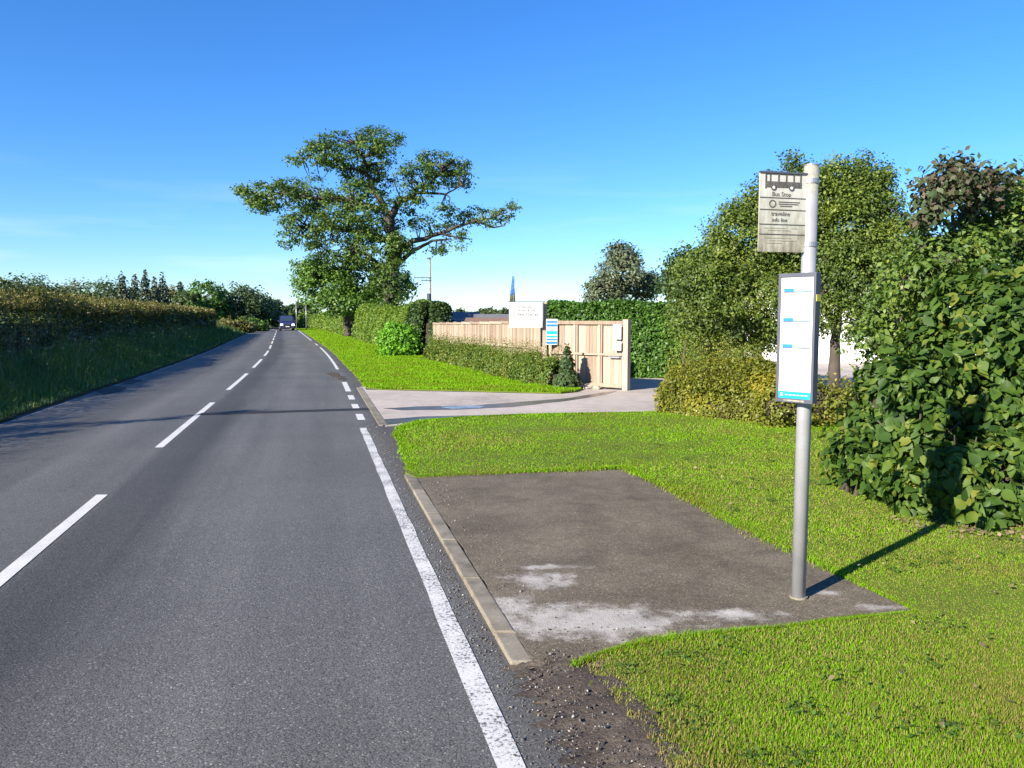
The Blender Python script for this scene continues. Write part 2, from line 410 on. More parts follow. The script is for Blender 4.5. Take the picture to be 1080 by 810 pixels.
def pole_mat():
    m, N, L, P = new_mat('galvanised pole')
    tc = N.new('ShaderNodeTexCoord')
    n = noise(N, L, 6, 5, tc.outputs['Object']); n2 = noise(N, L, 70, 3, tc.outputs['Object'])
    sp = N.new('ShaderNodeSeparateXYZ'); L.new(tc.outputs['Object'], sp.inputs[0])
    lich = N.new('ShaderNodeMapRange'); lich.inputs['From Min'].default_value = 2.43; lich.inputs['From Max'].default_value = 2.55; L.new(sp.outputs['Z'], lich.inputs['Value'])
    r = ramp(N, [(.3, (.28, .28, .295)), (.7, (.36, .365, .38))]); L.new(n.outputs['Fac'], r.inputs['Fac'])
    gl = ramp(N, [(.35, (.27, .25, .17)), (.65, (.46, .44, .36))]); L.new(n2.outputs['Fac'], gl.inputs['Fac'])
    L.new(mixc(N, L, mth(N, L, 'MULTIPLY', lich.outputs['Result'], .8), r.outputs['Color'], gl.outputs['Color']), P.inputs['Base Color'])
    P.inputs['Roughness'].default_value = .5; P.inputs['Metallic'].default_value = .25
    return m
M['pole'] = pole_mat()

def car_paint(name, col):
    m = simple(name, col, .25, .06); m.node_tree.nodes['Principled BSDF'].inputs['Coat Weight'].default_value = .6
    return m
M['van_blue'] = car_paint('dark blue car paint', (.025, .035, .10))
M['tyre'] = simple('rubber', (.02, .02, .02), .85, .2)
m_, N_, L_, P_ = new_mat('headlight lens'); P_.inputs['Base Color'].default_value = (.85, .87, .9, 1); P_.inputs['Roughness'].default_value = .1
P_.inputs['Emission Color'].default_value = (1, .98, .92, 1); P_.inputs['Emission Strength'].default_value = 1.6
M['headlight'] = m_

# foliage
M['oak'] = leaf_mat('oak leaves', [(.030, .060, .014), (.052, .098, .016), (.080, .135, .020), (.12, .17, .028)], .28, pscale=.25, gain=1.22)
M['lush'] = leaf_mat('bushy tree leaves', [(.030, .065, .015), (.050, .105, .018), (.080, .155, .022), (.115, .20, .03)], .3, pscale=.3)
M['hedge_g'] = leaf_mat('hawthorn hedge leaves', [(.05, .085, .015), (.08, .13, .018), (.12, .185, .022), (.17, .20, .035)], .3, pscale=.8)
M['hedge_d'] = leaf_mat('dark hedge leaves', [(.022, .042, .014), (.038, .068, .020), (.055, .09, .022)], .22, pscale=.8)
M['bright'] = leaf_mat('bright shrub leaves', [(.07, .16, .012), (.11, .25, .015), (.16, .33, .03)], .35, pscale=1)
M['conifer'] = leaf_mat('leylandii sprays', [(.030, .070, .012), (.05, .115, .014), (.085, .17, .018)], .2, pscale=.9)
M['yellowy'] = leaf_mat('yellow green shrub leaves', [(.075, .065, .014), (.10, .115, .015), (.15, .165, .018), (.26, .20, .024)], .3, pscale=1.8, patch=.7)
M['lowhedge'] = leaf_mat('low hedge leaves', [(.045, .080, .014), (.070, .115, .016), (.105, .145, .020), (.15, .125, .03)], .3, pscale=1.4)
M['holly'] = leaf_mat('mid green tree leaves', [(.030, .050, .013), (.055, .088, .015), (.092, .130, .018), (.165, .195, .028)], .28, pscale=1.1, patch=.6)
M['hazel'] = leaf_mat('broad shrub leaves', [(.020, .042, .010), (.032, .068, .012), (.046, .092, .015), (.062, .112, .017), (.085, .135, .020), (.17, .175, .028)], .3, .5, .22, patch=.35, pscale=1.6, gain=1.08, spread_=.85)
M['tall'] = leaf_mat('tall shrub leaves', [(.035, .065, .016), (.060, .105, .020), (.095, .145, .024), (.15, .185, .030)], .28, pscale=1.3, patch=.6)
M['copper'] = leaf_mat('coppery leaves', [(.045, .035, .026), (.075, .055, .036), (.06, .085, .035), (.05, .09, .035)], .25, pscale=1.5)
M['grey_tree'] = leaf_mat('grey green leaves', [(.055, .075, .040), (.085, .105, .058), (.12, .135, .075)], .25, pscale=.3)
M['far_dec'] = leaf_mat('distant deciduous leaves', [(.030, .050, .020), (.048, .075, .026), (.075, .105, .032)], .22, pscale=.15)
M['far_con'] = leaf_mat('distant conifer needles', [(.020, .032, .018), (.035, .050, .026), (.06, .07, .034)], .15, pscale=.15)
M['brown_tip'] = leaf_mat('browned hedge tips', [(.075, .095, .022), (.115, .115, .030), (.155, .125, .038), (.20, .15, .05)], .3, pscale=.5, gain=1.1)
M['left_hedge'] = leaf_mat('left hedge leaves', [(.030, .045, .014), (.045, .065, .018), (.07, .085, .024), (.10, .10, .03)], .25, pscale=.5)
M['grass'] = leaf_mat('mown grass blades', [(.20, .195, .028), (.125, .225, .006), (.15, .30, .006), (.19, .345, .010)], .35, .6, .12, patch=.8, pscale=1.0, gain=1.15)
M['straw'] = leaf_mat('dry grass blades', [(.22, .17, .06), (.30, .25, .09), (.24, .24, .05)], .3, .6, .15, pscale=2, gain=1.0)
M['tallgrass'] = leaf_mat('rough grass blades', [(.055, .095, .028), (.06, .12, .035), (.09, .15, .04), (.17, .17, .07)], .3, pscale=.6)
M['umbel'] = leaf_mat('pale seed heads', [(.30, .27, .20), (.42, .38, .30)], .2, pscale=2, gain=1.0)
M['weed'] = leaf_mat('small weeds', [(.05, .10, .018), (.075, .14, .022), (.11, .17, .03)], .25, .5, .2, pscale=3, gain=1.0)
M['dead'] = leaf_mat('dry litter', [(.09, .07, .04), (.16, .12, .07), (.24, .19, .11)], .1, pscale=3)
m_, N_, L_, P_ = new_mat('pebbles')
g_ = N_.new('ShaderNodeNewGeometry'); r_ = ramp(N_, [(0, (.06, .055, .05)), (.6, (.13, .115, .10)), (.88, (.20, .185, .165)), (.97, (.34, .32, .29)), (1, (.50, .48, .45))])
L_.new(g_.outputs['Random Per Island'], r_.inputs['Fac']); L_.new(r_.outputs['Color'], P_.inputs['Base Color']); P_.inputs['Roughness'].default_value = .9
M['pebble'] = m_

# ------------------------------------------------------------------ scattering of small faces
LEAF4 = (np.array([(0, 0, 0), (.30, .45, .06), (0, 1, -.02), (-.30, .45, .06)], float), np.array([(0, 1, 2, 3)]))
LEAF_BROAD = (np.array([(0, 0, 0), (.24, .15, .05), (.35, .42, .075), (.22, .74, .03), (0, 1.06, -.08), (-.22, .74, .03), (-.35, .42, .075), (-.24, .15, .05), (0, .42, 0), (0, .75, -.015)], float),
              np.array([(0, 1, 2, 8), (0, 8, 6, 7), (8, 2, 3, 9), (8, 9, 5, 6), (9, 3, 4, 4), (9, 4, 5, 5)]))
LEAF_BROAD = (LEAF_BROAD[0], np.array([(0, 1, 8), (1, 2, 8), (0, 8, 7), (7, 8, 6), (8, 2, 9), (2, 3, 9), (8, 9, 6), (6, 9, 5), (9, 3, 4), (9, 4, 5)]))
BLADE = (np.array([(-.5, 0, 0), (.5, 0, 0), (-.38, .12, .55), (.38, .12, .55), (0, .42, 1.0)], float), np.array([(0, 1, 3), (0, 3, 2), (2, 3, 4)]))

def unit(a): return a / np.maximum(np.linalg.norm(a, axis=-1, keepdims=True), 1e-9)
def frames(nrm, rnd=None, droop=0.0):
    """rotation matrices whose z is nrm; the leaf's length (y) points anywhere in that plane, biased downwards"""
    n = unit(nrm); d = rng.normal(size=n.shape); d[:, 2] -= droop
    y = unit(d - n * (d * n).sum(1, keepdims=True)); x = np.cross(y, n)
    return np.stack([x, y, n], axis=2)
def spread(tmpl, pos, R, sc):
    tv, tf = tmpl; n, k = len(pos), len(tv)
    sc = np.asarray(sc, float)
    if sc.ndim == 1: sc = np.repeat(sc[:, None], 3, 1)
    V = np.einsum('nij,nkj->nki', R, tv[None] * sc[:, None, :]) + pos[:, None, :]
    F = tf[None] + (np.arange(n) * k)[:, None, None]
    return V.reshape(-1, 3), F.reshape(-1, tf.shape[1])
_ph = rng.uniform(0, 6.28, (4, 3, 6)); _fr = rng.normal(size=(4, 6, 3))
def wob(p, f=1.0, ch=0):
    """smooth random field, about -1..1"""
    q = p * f; out = np.zeros(len(p))
    for j in range(6): out += np.sin(q @ _fr[ch, j] * 1.3 + _ph[ch, 0, j])
    return out / 3.2
def ball(n):
    d = unit(rng.normal(size=(n, 3))); return d

def crown_points(lobes, n_clumps, per, cr, fill=.55, flat=.65):
    """leaf positions in clumps through a set of ellipsoids (centre, radii)"""
    w = np.array([(l[1][0] * l[1][1] * l[1][2]) ** (.62) for l in lobes]); w /= w.sum()
    cnt = rng.multinomial(n_clumps, w); P, Nn = [], []
    cl = []
    for (c, r), k in zip(lobes, cnt):
        c, r = np.array(c, float), np.array(r, float)
        d = ball(k); rad = rng.uniform(fill, 1.0, k) ** .6
        cc = c + d * r * rad[:, None]; cl.append(cc)
        q = np.repeat(cc, per, 0); s = np.repeat(rng.uniform(.6, 1.35, k), per) * cr
        off = np.clip(rng.normal(size=q.shape), -2, 2) * s[:, None] * np.array([1, 1, flat]) * .55
        P.append(q + off)
        Nn.append(unit(np.repeat(d / r, per, 0)) * .55 + unit(off) * .35 + np.array([0, 0, .35]) + rng.normal(size=q.shape) * .45)
    return np.concatenate(P), np.concatenate(Nn), np.concatenate(cl)
def leaves(name, P, Nn, size, mat, parent, tmpl=LEAF4, var=.35, droop=.3, kind=None):
    sc = size * rng.uniform(1 - var, 1 + var, len(P))
    V, F = spread(tmpl, P, frames(Nn, droop=droop), sc)
    o = link(name, mesh_np(name, V - np.array(parent.location), F), mat, parent)
    if kind: o['kind'] = kind
    return o
def limb(parent, pts, r0, r1, name='branch', n=7, mat='bark', wig=.0):
    base = Vector(parent.location); P = [Vector(p) - base for p in pts]
    Q = []
    for i in range(len(P) - 1):
        for k in range(4):
            t = k / 4; p = P[i].lerp(P[i + 1], t)
            if not (i == 0 and k == 0): p += Vector(rng.normal(size=3)) * wig
            Q.append(p)
    Q.append(P[-1]); m = len(Q)
    MBt = MB().tube(Q, [r0 + (r1 - r0) * (i / (m - 1)) ** .8 for i in range(m)], n)
    return MBt.build(name, M[mat], parent, smooth=True), Q
def twigs(parent, src, cl, frac, r=.03, n=4):
    """thin twigs from the nearest point of the limbs out to the leaf clumps, one mesh"""
    src = np.array([tuple(p) for p in src]); mb = MB()
    base = np.array(parent.location)
    for c in cl:
        if rng.random() > frac: continue
        c = c - base; i = np.argmin(((src - c) ** 2).sum(1)); a = src[i]
        mid = (a + c) / 2 + rng.normal(size=3) * .12 * np.linalg.norm(c - a); mid[2] += .06 * np.linalg.norm(c - a)
        mb.tube([a, mid, c], [r * 1.6, r, r * .35], n, False)
    return tag(mb.build('twigs', M['bark'], parent, smooth=True), kind='stuff')

def sweep_points(path, w, h, n, foot=.1, expo=3.2, lump=.12, size=None, topbias=0.0, depth=.18, nz=1.0):
    """points and normals over a hedge: a rounded box swept along a ground path. Density follows 1/size^2"""
    path = np.array(path, float); seg = np.linalg.norm(np.diff(path, axis=0), axis=1); cs = np.concatenate([[0], np.cumsum(seg)])
    s = rng.uniform(-w / 2 * .7, cs[-1] + w / 2 * .7, n); sc = np.clip(s, 0, cs[-1])
    c = np.stack([np.interp(sc, cs, path[:, 0]), np.interp(sc, cs, path[:, 1])], 1)
    i = np.clip(np.searchsorted(cs, sc, side='right') - 1, 0, len(seg) - 1)
    t = np.diff(path, axis=0)[i] / seg[i][:, None]; nr = np.stack([t[:, 1], -t[:, 0]], 1)
    over = np.where(s < 0, s, np.where(s > cs[-1], s - cs[-1], 0)) / (w / 2)
    th = rng.uniform(-.12, math.pi + .12, n)
    ca, sa = np.cos(th), np.sin(th)
    k = (np.abs(ca) ** expo + np.abs(sa) ** expo) ** (-1 / expo)
    endk = np.sqrt(np.clip(1 - np.abs(over) ** 2.4, 0, 1))
    q = np.stack([c[:, 0], c[:, 1], sa], 1)
    lat = ca * k * w / 2 * endk; zz = sa * k * endk ** .4
    P = np.zeros((n, 3)); P[:, :2] = c + nr * lat[:, None] + t * (over * w / 2)[:, None]
    hh = h if not callable(h) else h(sc)
    P[:, 2] = foot + zz * (hh - foot)
    N = np.zeros((n, 3)); N[:, :2] = nr * (np.sign(ca) * np.abs(ca * k) ** (expo - 1))[:, None] + t * (over * 1.2)[:, None]; N[:, 2] = np.abs(sa * k) ** (expo - 1) * np.sign(sa)
    N = unit(N + 1e-6)
    l = lump * (wob(P, 1.1 * nz, 0) + .6 * wob(P, 2.7 * nz, 1)) - np.abs(rng.normal(size=n)) * depth
    P += N * l[:, None]; P[:, 2] = np.maximum(P[:, 2], .03)
    return P, N, th
def hedge_core(name, path, w, h, parent, mat='twig', foot=.0, inset=.66):
    """solid twig-brown core added to fill the hedge behind its leaves"""
    path = [Vector((p[0], p[1])) for p in path]; mb = MB(); rings = []
    n = len(path); base = Vector(parent.location)
    for i, p in enumerate(path):
        t = (path[min(i + 1, n - 1)] - path[max(i - 1, 0)]).normalized(); nr = Vector((t.y, -t.x))
        k = 0.55 if i in (0, n - 1) else 1.0
        pp = p + t * ((-.32 * w) if i == 0 else (.32 * w if i == n - 1 else 0))
        hh = h if not callable(h) else h(sum((path[j + 1] - path[j]).length for j in range(i)))
        ring = []
        for a in range(9):
            th = math.pi * a / 8; ca, sa = math.cos(th), math.sin(th); kk = (abs(ca) ** 4 + abs(sa) ** 4) ** -.25
            xy = pp + nr * (ca * kk * w / 2 * inset * k)
            ring.append((xy.x - base.x, xy.y - base.y, foot + max(0, sa * kk) * (hh - foot) * (inset + .06) * (1 if k == 1 else .9) - base.z))
        rings.append(ring)
    for i in range(n - 1):
        for a in range(8): mb.face([rings[i][a], rings[i][a + 1], rings[i + 1][a + 1], rings[i + 1][a]])
    mb.face(rings[0]); mb.face(rings[-1][::-1])
    return mb.build(name, M[mat], parent)
def dens(P, N, th, sizes, base):
    """keep points so that bigger (farther) leaves are sparser"""
    keep = rng.random(len(P)) < (base / sizes) ** 2
    return P[keep], N[keep], sizes[keep]

def in_poly(P, poly):
    x, y = P[:, 0], P[:, 1]; ins = np.zeros(len(P), bool); n = len(poly)
    for i in range(n):
        x0, y0 = poly[i][:2]; x1, y1 = poly[(i + 1) % n][:2]
        c = ((y0 > y) != (y1 > y)) & (x < (x1 - x0) * (y - y0) / (y1 - y0 + 1e-12) + x0); ins ^= c
    return ins
def rough_poly(pts, step=.25, amp=.03, seed=0):
    r = random.Random(seed); out = []
    for i in range(len(pts)):
        a, b = Vector(pts[i][:2]), Vector(pts[(i + 1) % len(pts)][:2]); d = (b - a).length
        k = max(1, min(60, int(d / step)))
        for j in range(k):
            p = a.lerp(b, j / k); q = min(amp, d / k * .3)
            out.append((p.x + r.uniform(-q, q), p.y + r.uniform(-q, q)))
    return out
def grass(name, poly, n, h, mat, parent, z=.05, wmin=.0032, holes=(), near=3.0, lean=.35, hscale=None, bare=None, side=2.5):
    """grass blades over a polygon; blades get wider and sparser with distance"""
    xs = [p[0] for p in poly]; ys = [p[1] for p in poly]
    x0, x1, y0, y1 = min(xs), max(xs), max(min(ys), 1.5), max(ys)
    P = np.zeros((0, 3)); tries = 0
    while len(P) < n and tries < 60:
        k = n * 3; tries += 1
        # sample y with density ~ 1/y^2 so that screen coverage stays even
        u = rng.random(k); y = 1 / (1 / max(y0, near * .5) + u * (1 / y1 - 1 / max(y0, near * .5)))
        x = rng.uniform(x0, x1, k)
        q = np.stack([x, y, np.full(k, z)], 1)
        q = q[np.abs(q[:, 0]) < q[:, 1] * .68 + side]; q = q[in_poly(q, poly)]
        for hp in holes: q = q[~in_poly(q, hp)]
        if bare is not None: q = q[rng.random(len(q)) > bare(q)]
        P = np.concatenate([P, q])
    return blades(name, P[:n], h, mat, parent, wmin, lean, hscale)
def blades(name, P, h, mat, parent, wmin=.0032, lean=.35, hscale=None):
    m = len(P); d = np.maximum(P[:, 1], 2.0)
    a = rng.uniform(0, 2 * math.pi, m); c, s = np.cos(a), np.sin(a)
    R = np.zeros((m, 3, 3)); R[:, 0, 0] = c; R[:, 0, 1] = -s; R[:, 1, 0] = s; R[:, 1, 1] = c; R[:, 2, 2] = 1
    hh = h * rng.uniform(.45, 1.25, m) * (1 + .35 * wob(P, 2.0, 2))
    if hscale is not None: hh = hh * hscale(P)
    hh = hh * np.clip(.8 + d * .03, 1, 1.6); wd = np.maximum(wmin, d * .0009) * rng.uniform(.8, 1.5, m)
    sc = np.stack([wd, hh * rng.uniform(.2, 2.2, m) * lean * 2, hh], 1)
    V, F = spread(BLADE, P, R, sc)
    o = link(name, mesh_np(name, V, F), mat, parent)
    return o

def text_obj(txt, size, mat, parent, loc, rot, align='CENTER', name='lettering', extr=.0006, sx=1.0):
    cu = bpy.data.curves.new(name, 'FONT'); cu.body = txt; cu.size = size; cu.align_x = align; cu.align_y = 'CENTER'; cu.extrude = extr; cu.resolution_u = 3
    tmp = bpy.data.objects.new('tmp_text', cu); COL.objects.link(tmp)
    dg = bpy.context.evaluated_depsgraph_get(); me = bpy.data.meshes.new_from_object(tmp.evaluated_get(dg)); me.name = name
    bpy.data.objects.remove(tmp); bpy.data.curves.remove(cu)
    me.materials.clear()
    o = link(name, me, mat, parent); o.location = loc; o.rotation_euler = rot; o.scale = (sx, 1, 1)
    return o

# ================================================================== SETTING
# ---- the road: centre line as X(Y)
def xc(Y):
    b = 0.0
    if Y > 20:
        t = min(Y, 50) - 20; b += .041 * t * t / 60
        if Y > 50: b += .041 * (Y - 50)
    if Y > 105: b += .0030 * (Y - 105) ** 2
    return -2.17 - .247 * Y - b
def tang(Y):
    e = .05; v = Vector((xc(Y + e) - xc(Y - e), 2 * e)); return v.normalized()
def rp(Y, off, z=0.0):
    """point off metres to the right of the centre line, at distance Y ahead"""
    Y0 = Y
    for _ in range(4): Y = Y0 + tang(Y).x * off
    t = tang(Y); return Vector((xc(Y) + t.y * off, Y - t.x * off, z))
def strip(name, o0, o1, y0, y1, z, mat, parent=None, step=1.5, wob_=0.0):
    n = max(2, int((y1 - y0) / step) + 1); V, F, UV = [], [], []
    offs = [o0, o1] if abs(o1 - o0) < 1 else list(np.linspace(o0, o1, 7)); k = len(offs)
    for i in range(n):
        Y = y0 + (y1 - y0) * i / (n - 1)
        for o in offs:
            V.append(rp(Y, o + (rng.uniform(-wob_, wob_) if wob_ else 0), z)); UV.append((o, Y * 1.035))
    for i in range(n - 1):
        for j in range(k - 1): a = i * k + j; F.append((a, a + 1, a + k + 1, a + k))
    me = bpy.data.meshes.new(name); me.from_pydata([tuple(v) for v in V], [], F)
    uv = me.uv_layers.new(name='UVMap')
    for l in me.loops: uv.data[l.index].uv = UV[l.vertex_index]
    return link(name, me, mat, parent)

def sheet(name, pts, z0, z1, mat, parent=None):
    return MB().prism([tuple(p[:2]) for p in pts], z0, z1).build(name, mat, parent)

g = MB().face([(-3000, -3000, -.06), (3000, -3000, -.06), (3000, 3000, -.06), (-3000, 3000, -.06)]).build('ground', M['field'])
tag(g, 'wide flat farmland ground reaching the horizon', 'ground', kind='structure')
road = strip('road', -3.25, 3.95, -14, 215, 0.0, M['asphalt'])
tag(road, 'grey two-lane country road running away to the left', 'road', kind='structure')

for k in range(-1, 13):
    y0 = 10.8 + 8.72 * k
    strip('centre_line_dash', -.055, .055, y0, y0 + 5.8, .004, M['paint'], road)
strip('edge_line', 2.775, 2.885, -6, 12.75, .004, M['paint_worn'], road, .4, .006)
for a, b in ((13.75, 14.6), (15.45, 16.3), (17.2, 18.15), (19.1, 21.9)):
    strip('junction_dash', 2.80, 2.93, a, b, .004, M['paint'], road)
strip('edge_line', 2.82, 2.92, 27.3, 47.5, .004, M['paint'], road)
strip('edge_line', 2.82, 2.92, 51, 54.5, .004, M['paint'], road)
strip('edge_line', 2.82, 2.92, 62, 140, .004, M['paint'], road)
strip('edge_line', -3.00, -2.95, -6, 140, .004, M['paint_old'], road, .6, .008)

# flat dark strip across the carriageway, sharing the tar patches' material
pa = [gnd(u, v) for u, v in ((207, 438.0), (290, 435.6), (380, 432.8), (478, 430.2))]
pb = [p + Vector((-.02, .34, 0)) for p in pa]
cross_strip = MB()
for i in range(3): cross_strip.face([pa[i] + Vector((0, 0, .007)), pa[i + 1] + Vector((0, 0, .007)), pb[i + 1] + Vector((0, 0, .007)), pb[i] + Vector((0, 0, .007))])
cross_strip.build('dark_strip', M['tar'], road)
# patch of mud by the far edge of the junction, patched tar by the left margin
mp_ = [gnd(u, v) for u, v in ((345, 394), (352, 392.5), (359, 395), (365, 400), (361, 402), (354, 399), (347, 397))]
sheet('mud_patch', rough_poly([tuple(p[:2]) for p in mp_], .3, .08, 4), .001, .006, M['mud'], road)
for q in (((100, 412), (118, 407), (134, 409), (126, 413), (110, 416)), ((126, 404), (140, 400), (150, 401.5), (138, 405))):
    sheet('tar_patch', [gnd(*p) for p in q], .001, .009, M['tar'], road)

# ---- kerb along the bus stop, each stone its own piece
kerb = tag(empty('kerb', rp(6.0, 3.1)), 'row of sandy concrete kerb stones edging the bus stop pad', 'kerb', kind='structure')
KB = Vector(kerb.location)
def kerb_piece(Y0, Y1, o0, o1, z1, parent, base):
    a, b, c, d = rp(Y0, o0), rp(Y0, o1), rp(Y1, o1), rp(Y1, o0)
    return MB().prism([tuple((p - base)[:2]) for p in (a, b, c, d)], -.10, z1).build('kerb_stone', M['kerb'], parent, bevel=.008)
kj = [gnd(0, v).y for v in (703, 671.9, 614.4, 573.2, 544.3, 520.1, 503.2)]
for i in range(len(kj) - 1): kerb_piece(kj[i] + .007, kj[i + 1] - .007, 3.045, 3.155, .033 - (.004 if i == 0 else 0) + .0015 * (i % 2), kerb, KB)
# flush kerb across the driveway mouth
kerb2 = tag(empty('kerb', rp(16, 3.2)), 'pale flush kerb across the mouth of the side drive', 'kerb', kind='structure')
for i in range(8): kerb_piece(13.0 + .88 * i + .004, 13.0 + .88 * (i + 1) - .004, 3.10, 3.24, .018, kerb2, Vector(kerb2.location))

# ---- bus stop pad
ZP = .030
pad_px = [(440, 503), (520, 499.5), (600, 496), (660, 494), (700, 512), (760, 543), (830, 578), (900, 613), (968, 646), (900, 655), (820, 665), (740, 672), (680, 680), (640, 690), (604, 703)]
pad_pts = [gnd(u, v, ZP) for u, v in pad_px]
pad_out = [(p.x + .12 * math.cos(a_), p.y + .12 * math.sin(a_)) for p in pad_pts for a_ in (math.atan2(p.y - 6.5, p.x - .9),)]
pad_out[-1] = tuple(pad_pts[-1][:2]); pad_out[0] = tuple(pad_pts[0][:2])
pad_poly = rough_poly(pad_out + [tuple(rp(kj[0] + .03, 3.16)[:2]), tuple(rp(kj[-1], 3.16)[:2])], .2, .018, 3)
def pc(u, v): p = gnd(u, v, ZP); return p.x, p.y
M['pad'] = pad_mat([(*pc(615, 655), .56, .27, 1.0), (*pc(572, 612), .20, .16, 1.0), (*pc(575, 598), .22, .06, .7), (*pc(690, 655), .16, .12, .8), (*pc(775, 648), .26, .10, .62), (*pc(930, 640), .25, .05, .55), (*pc(870, 625), .08, .04, .55), (*pc(545, 640), .14, .18, .8)])
pad = sheet('bus_stop_pad', pad_poly, -.05, ZP, M['pad'])
tag(pad, 'worn dark tarmac bus stop pad with pale bare patches', 'pavement', kind='structure')

# ---- grass verges
ZV = .044
pr = [tuple(gnd(u, v, ZP)[:2]) for u, v in pad_px]
near_v = ([tuple(gnd(u, v, .04)[:2]) for u, v in ((708, 816), (684, 785), (652, 745), (634, 722), (618, 705))]
          + [pr[-2], pr[-3], pr[-4], pr[-5], pr[-6], pr[-7]] + [pr[k] for k in range(7, -1, -1)]
          + [tuple(rp(8.95, 3.12)[:2]), tuple(rp(9.8, 3.22)[:2]), tuple(rp(11.2, 3.28)[:2])]
          + [tuple(gnd(u, v, ZV)[:2]) for u, v in ((418, 458), (424, 450), (446, 443.5), (490, 440), (560, 437.5), (640, 435.5), (700, 434), (760, 434))]
          + [(9.5, 15.1), (9.5, 2.0), (1.05, 2.0)])
near_poly = rough_poly(rough_poly(near_v, .45, .07, 5), .12, .02, 15)
nv = sheet('grass_verge', near_poly, -.05, ZV, M['turf'])
tag(nv, 'mown grass verge round the bus stop pad', 'verge', kind='structure')
def mud_edge():
    ins = [rp(kj[0] + .02, 3.17), gnd(604, 703, ZP)] + [gnd(u, v, .05) for u, v in ((622, 722), (644, 745), (676, 785), (702, 816), (730, 850))]
    outs = [rp(kj[0] + .01, 3.05), gnd(550, 722)] + [gnd(u, v, .0) for u, v in ((560, 740), (576, 762), (600, 800), (625, 830), (650, 870))]
    V, n, k = [], 46, 12
    for i in range(n):
        t = i / (n - 1) * (len(ins) - 1); a = min(int(t), len(ins) - 2); f = t - a
        p, q = outs[a].lerp(outs[a + 1], f), ins[a].lerp(ins[a + 1], f); q = q + (q - p).normalized() * (.06 + .10 * min(1, max(0, t - .9))); p = p + (p - q).normalized() * (.05 * math.sin(i * 1.7) + .03 * math.sin(i * .6 + 1))
        for j in range(k):
            w = j / (k - 1); r = p.lerp(q, w); hgt = .004 + ((ZP - .007) if t < 1 else (ZP - .007) + (ZV + .006 - ZP) * min(1, (t - 1) * 2)) * min(1, (w / .72) ** 1.6) + (.010 * w if t < 1 else 0) + .007 * math.sin(7.1 * i * .35 + 2.2 * j) * w * (1 - w)
            amp = .006 if 0 < j < k - 1 else 0
            V.append((r.x + rng.normal() * .008, r.y + rng.normal() * .008, hgt + rng.normal() * amp * (.3 + w)))
    F = [(i * k + j, i * k + j + 1, (i + 1) * k + j + 1, (i + 1) * k + j) for i in range(n - 1) for j in range(k - 1)]
    me = mesh_np('muddy_edge', np.array(V), np.array(F)); me.polygons.foreach_set('use_smooth', [True] * len(me.polygons))
    return tag(link('muddy_edge', me, M['mud']), 'muddy worn edge between the road and the near grass', 'mud', kind='structure')
mud_edge()
def bare_near(q):
    """thin, muddy turf along the tyre-worn near edge"""
    a = np.array(near_v[0]); b = np.array(near_v[4]); d = b - a; d = d / np.linalg.norm(d)
    dist = np.abs((q[:, 0] - a[0]) * d[1] - (q[:, 1] - a[1]) * d[0])
    near = (q[:, 1] < near_v[4][1] + .1)
    return np.where(near, np.clip(1.05 - dist / .38 + .35 * wob(q, 5.0, 3), 0, .93), np.clip(.25 * wob(q, 1.7, 3), 0, .5))
def dry_only(q):
    return np.clip(.15 - .6 * wob(q, 1.3, 1) + (q[:, 1] - 5.6) * .16 - .1, 0.0, 1)
go = grass('dry_grass', near_v, 210000, .020, M['straw'], None, ZV - .004, bare=dry_only, near=2.6)
tag(go, 'yellowed dry blades in the near verge', 'grass', kind='stuff')
go = grass('mown_grass', near_v, 420000, .021, M['grass'], None, ZV - .004, bare=bare_near, near=2.6)
tag(go, 'short bright grass blades of the near verge', 'grass', kind='stuff')

def fringe(path, n, wid):
    path = np.array(path, float); seg = np.linalg.norm(np.diff(path, axis=0), axis=1); cs = np.concatenate([[0], np.cumsum(seg)])
    t = rng.uniform(0, cs[-1], n); P = np.stack([np.interp(t, cs, path[:, 0]), np.interp(t, cs, path[:, 1]), np.full(n, ZV - .012)], 1)
    P[:, :2] += rng.normal(size=(n, 2)) * (wid * np.clip(.6 + .8 * wob(P, 3.0, 0), .15, 1.6))[:, None]
    return P
fp = np.concatenate([fringe(pr[:10], 9000, .035), fringe(pr[8:], 5000, .04), fringe(near_v[19:29], 6000, .05)])
tag(blades('edge_grass', fp, .030, M['grass'], None, lean=.6), 'uneven grass fringe creeping over the pad and drive edges', 'grass', kind='stuff')
rim = np.concatenate([fringe(pr[:10], 2600, .05), fringe(pr[8:], 1500, .06)])
tag(blades('edge_straw', rim, .022, M['straw'], None, lean=1.2), 'dry clippings along the edge of the tarmac pad', 'grass', kind='stuff')
far_v = ([tuple(rp(Y, 3.22 if Y > 24 else 3.30)[:2]) for Y in (20.0, 24, 30, 38, 48, 58, 70, 85, 100, 120, 140)]
         + [tuple(rp(Y, o)[:2]) for Y, o in ((140, 7.0), (110, 7.2), (85, 7.4), (60, 7.6), (45, 7.6))]
         + [(-2.2, 30), (1.7, 19.4)] + [tuple(gnd(u, v, ZV)[:2]) for u, v in ((606, 412.5), (590, 414), (520, 412), (450, 410.5), (400, 410))])
far_poly = rough_poly(far_v, .3, .04, 6)
fv = sheet('grass_verge', far_poly, -.05, ZV, M['turf'])
tag(fv, 'long mown grass verge beyond the side drive', 'verge', kind='structure')
go = grass('mown_grass', far_v, 140000, .038, M['grass'], None, ZV - .004, near=18)
tag(go, 'short bright grass blades of the far verge', 'grass', kind='stuff')

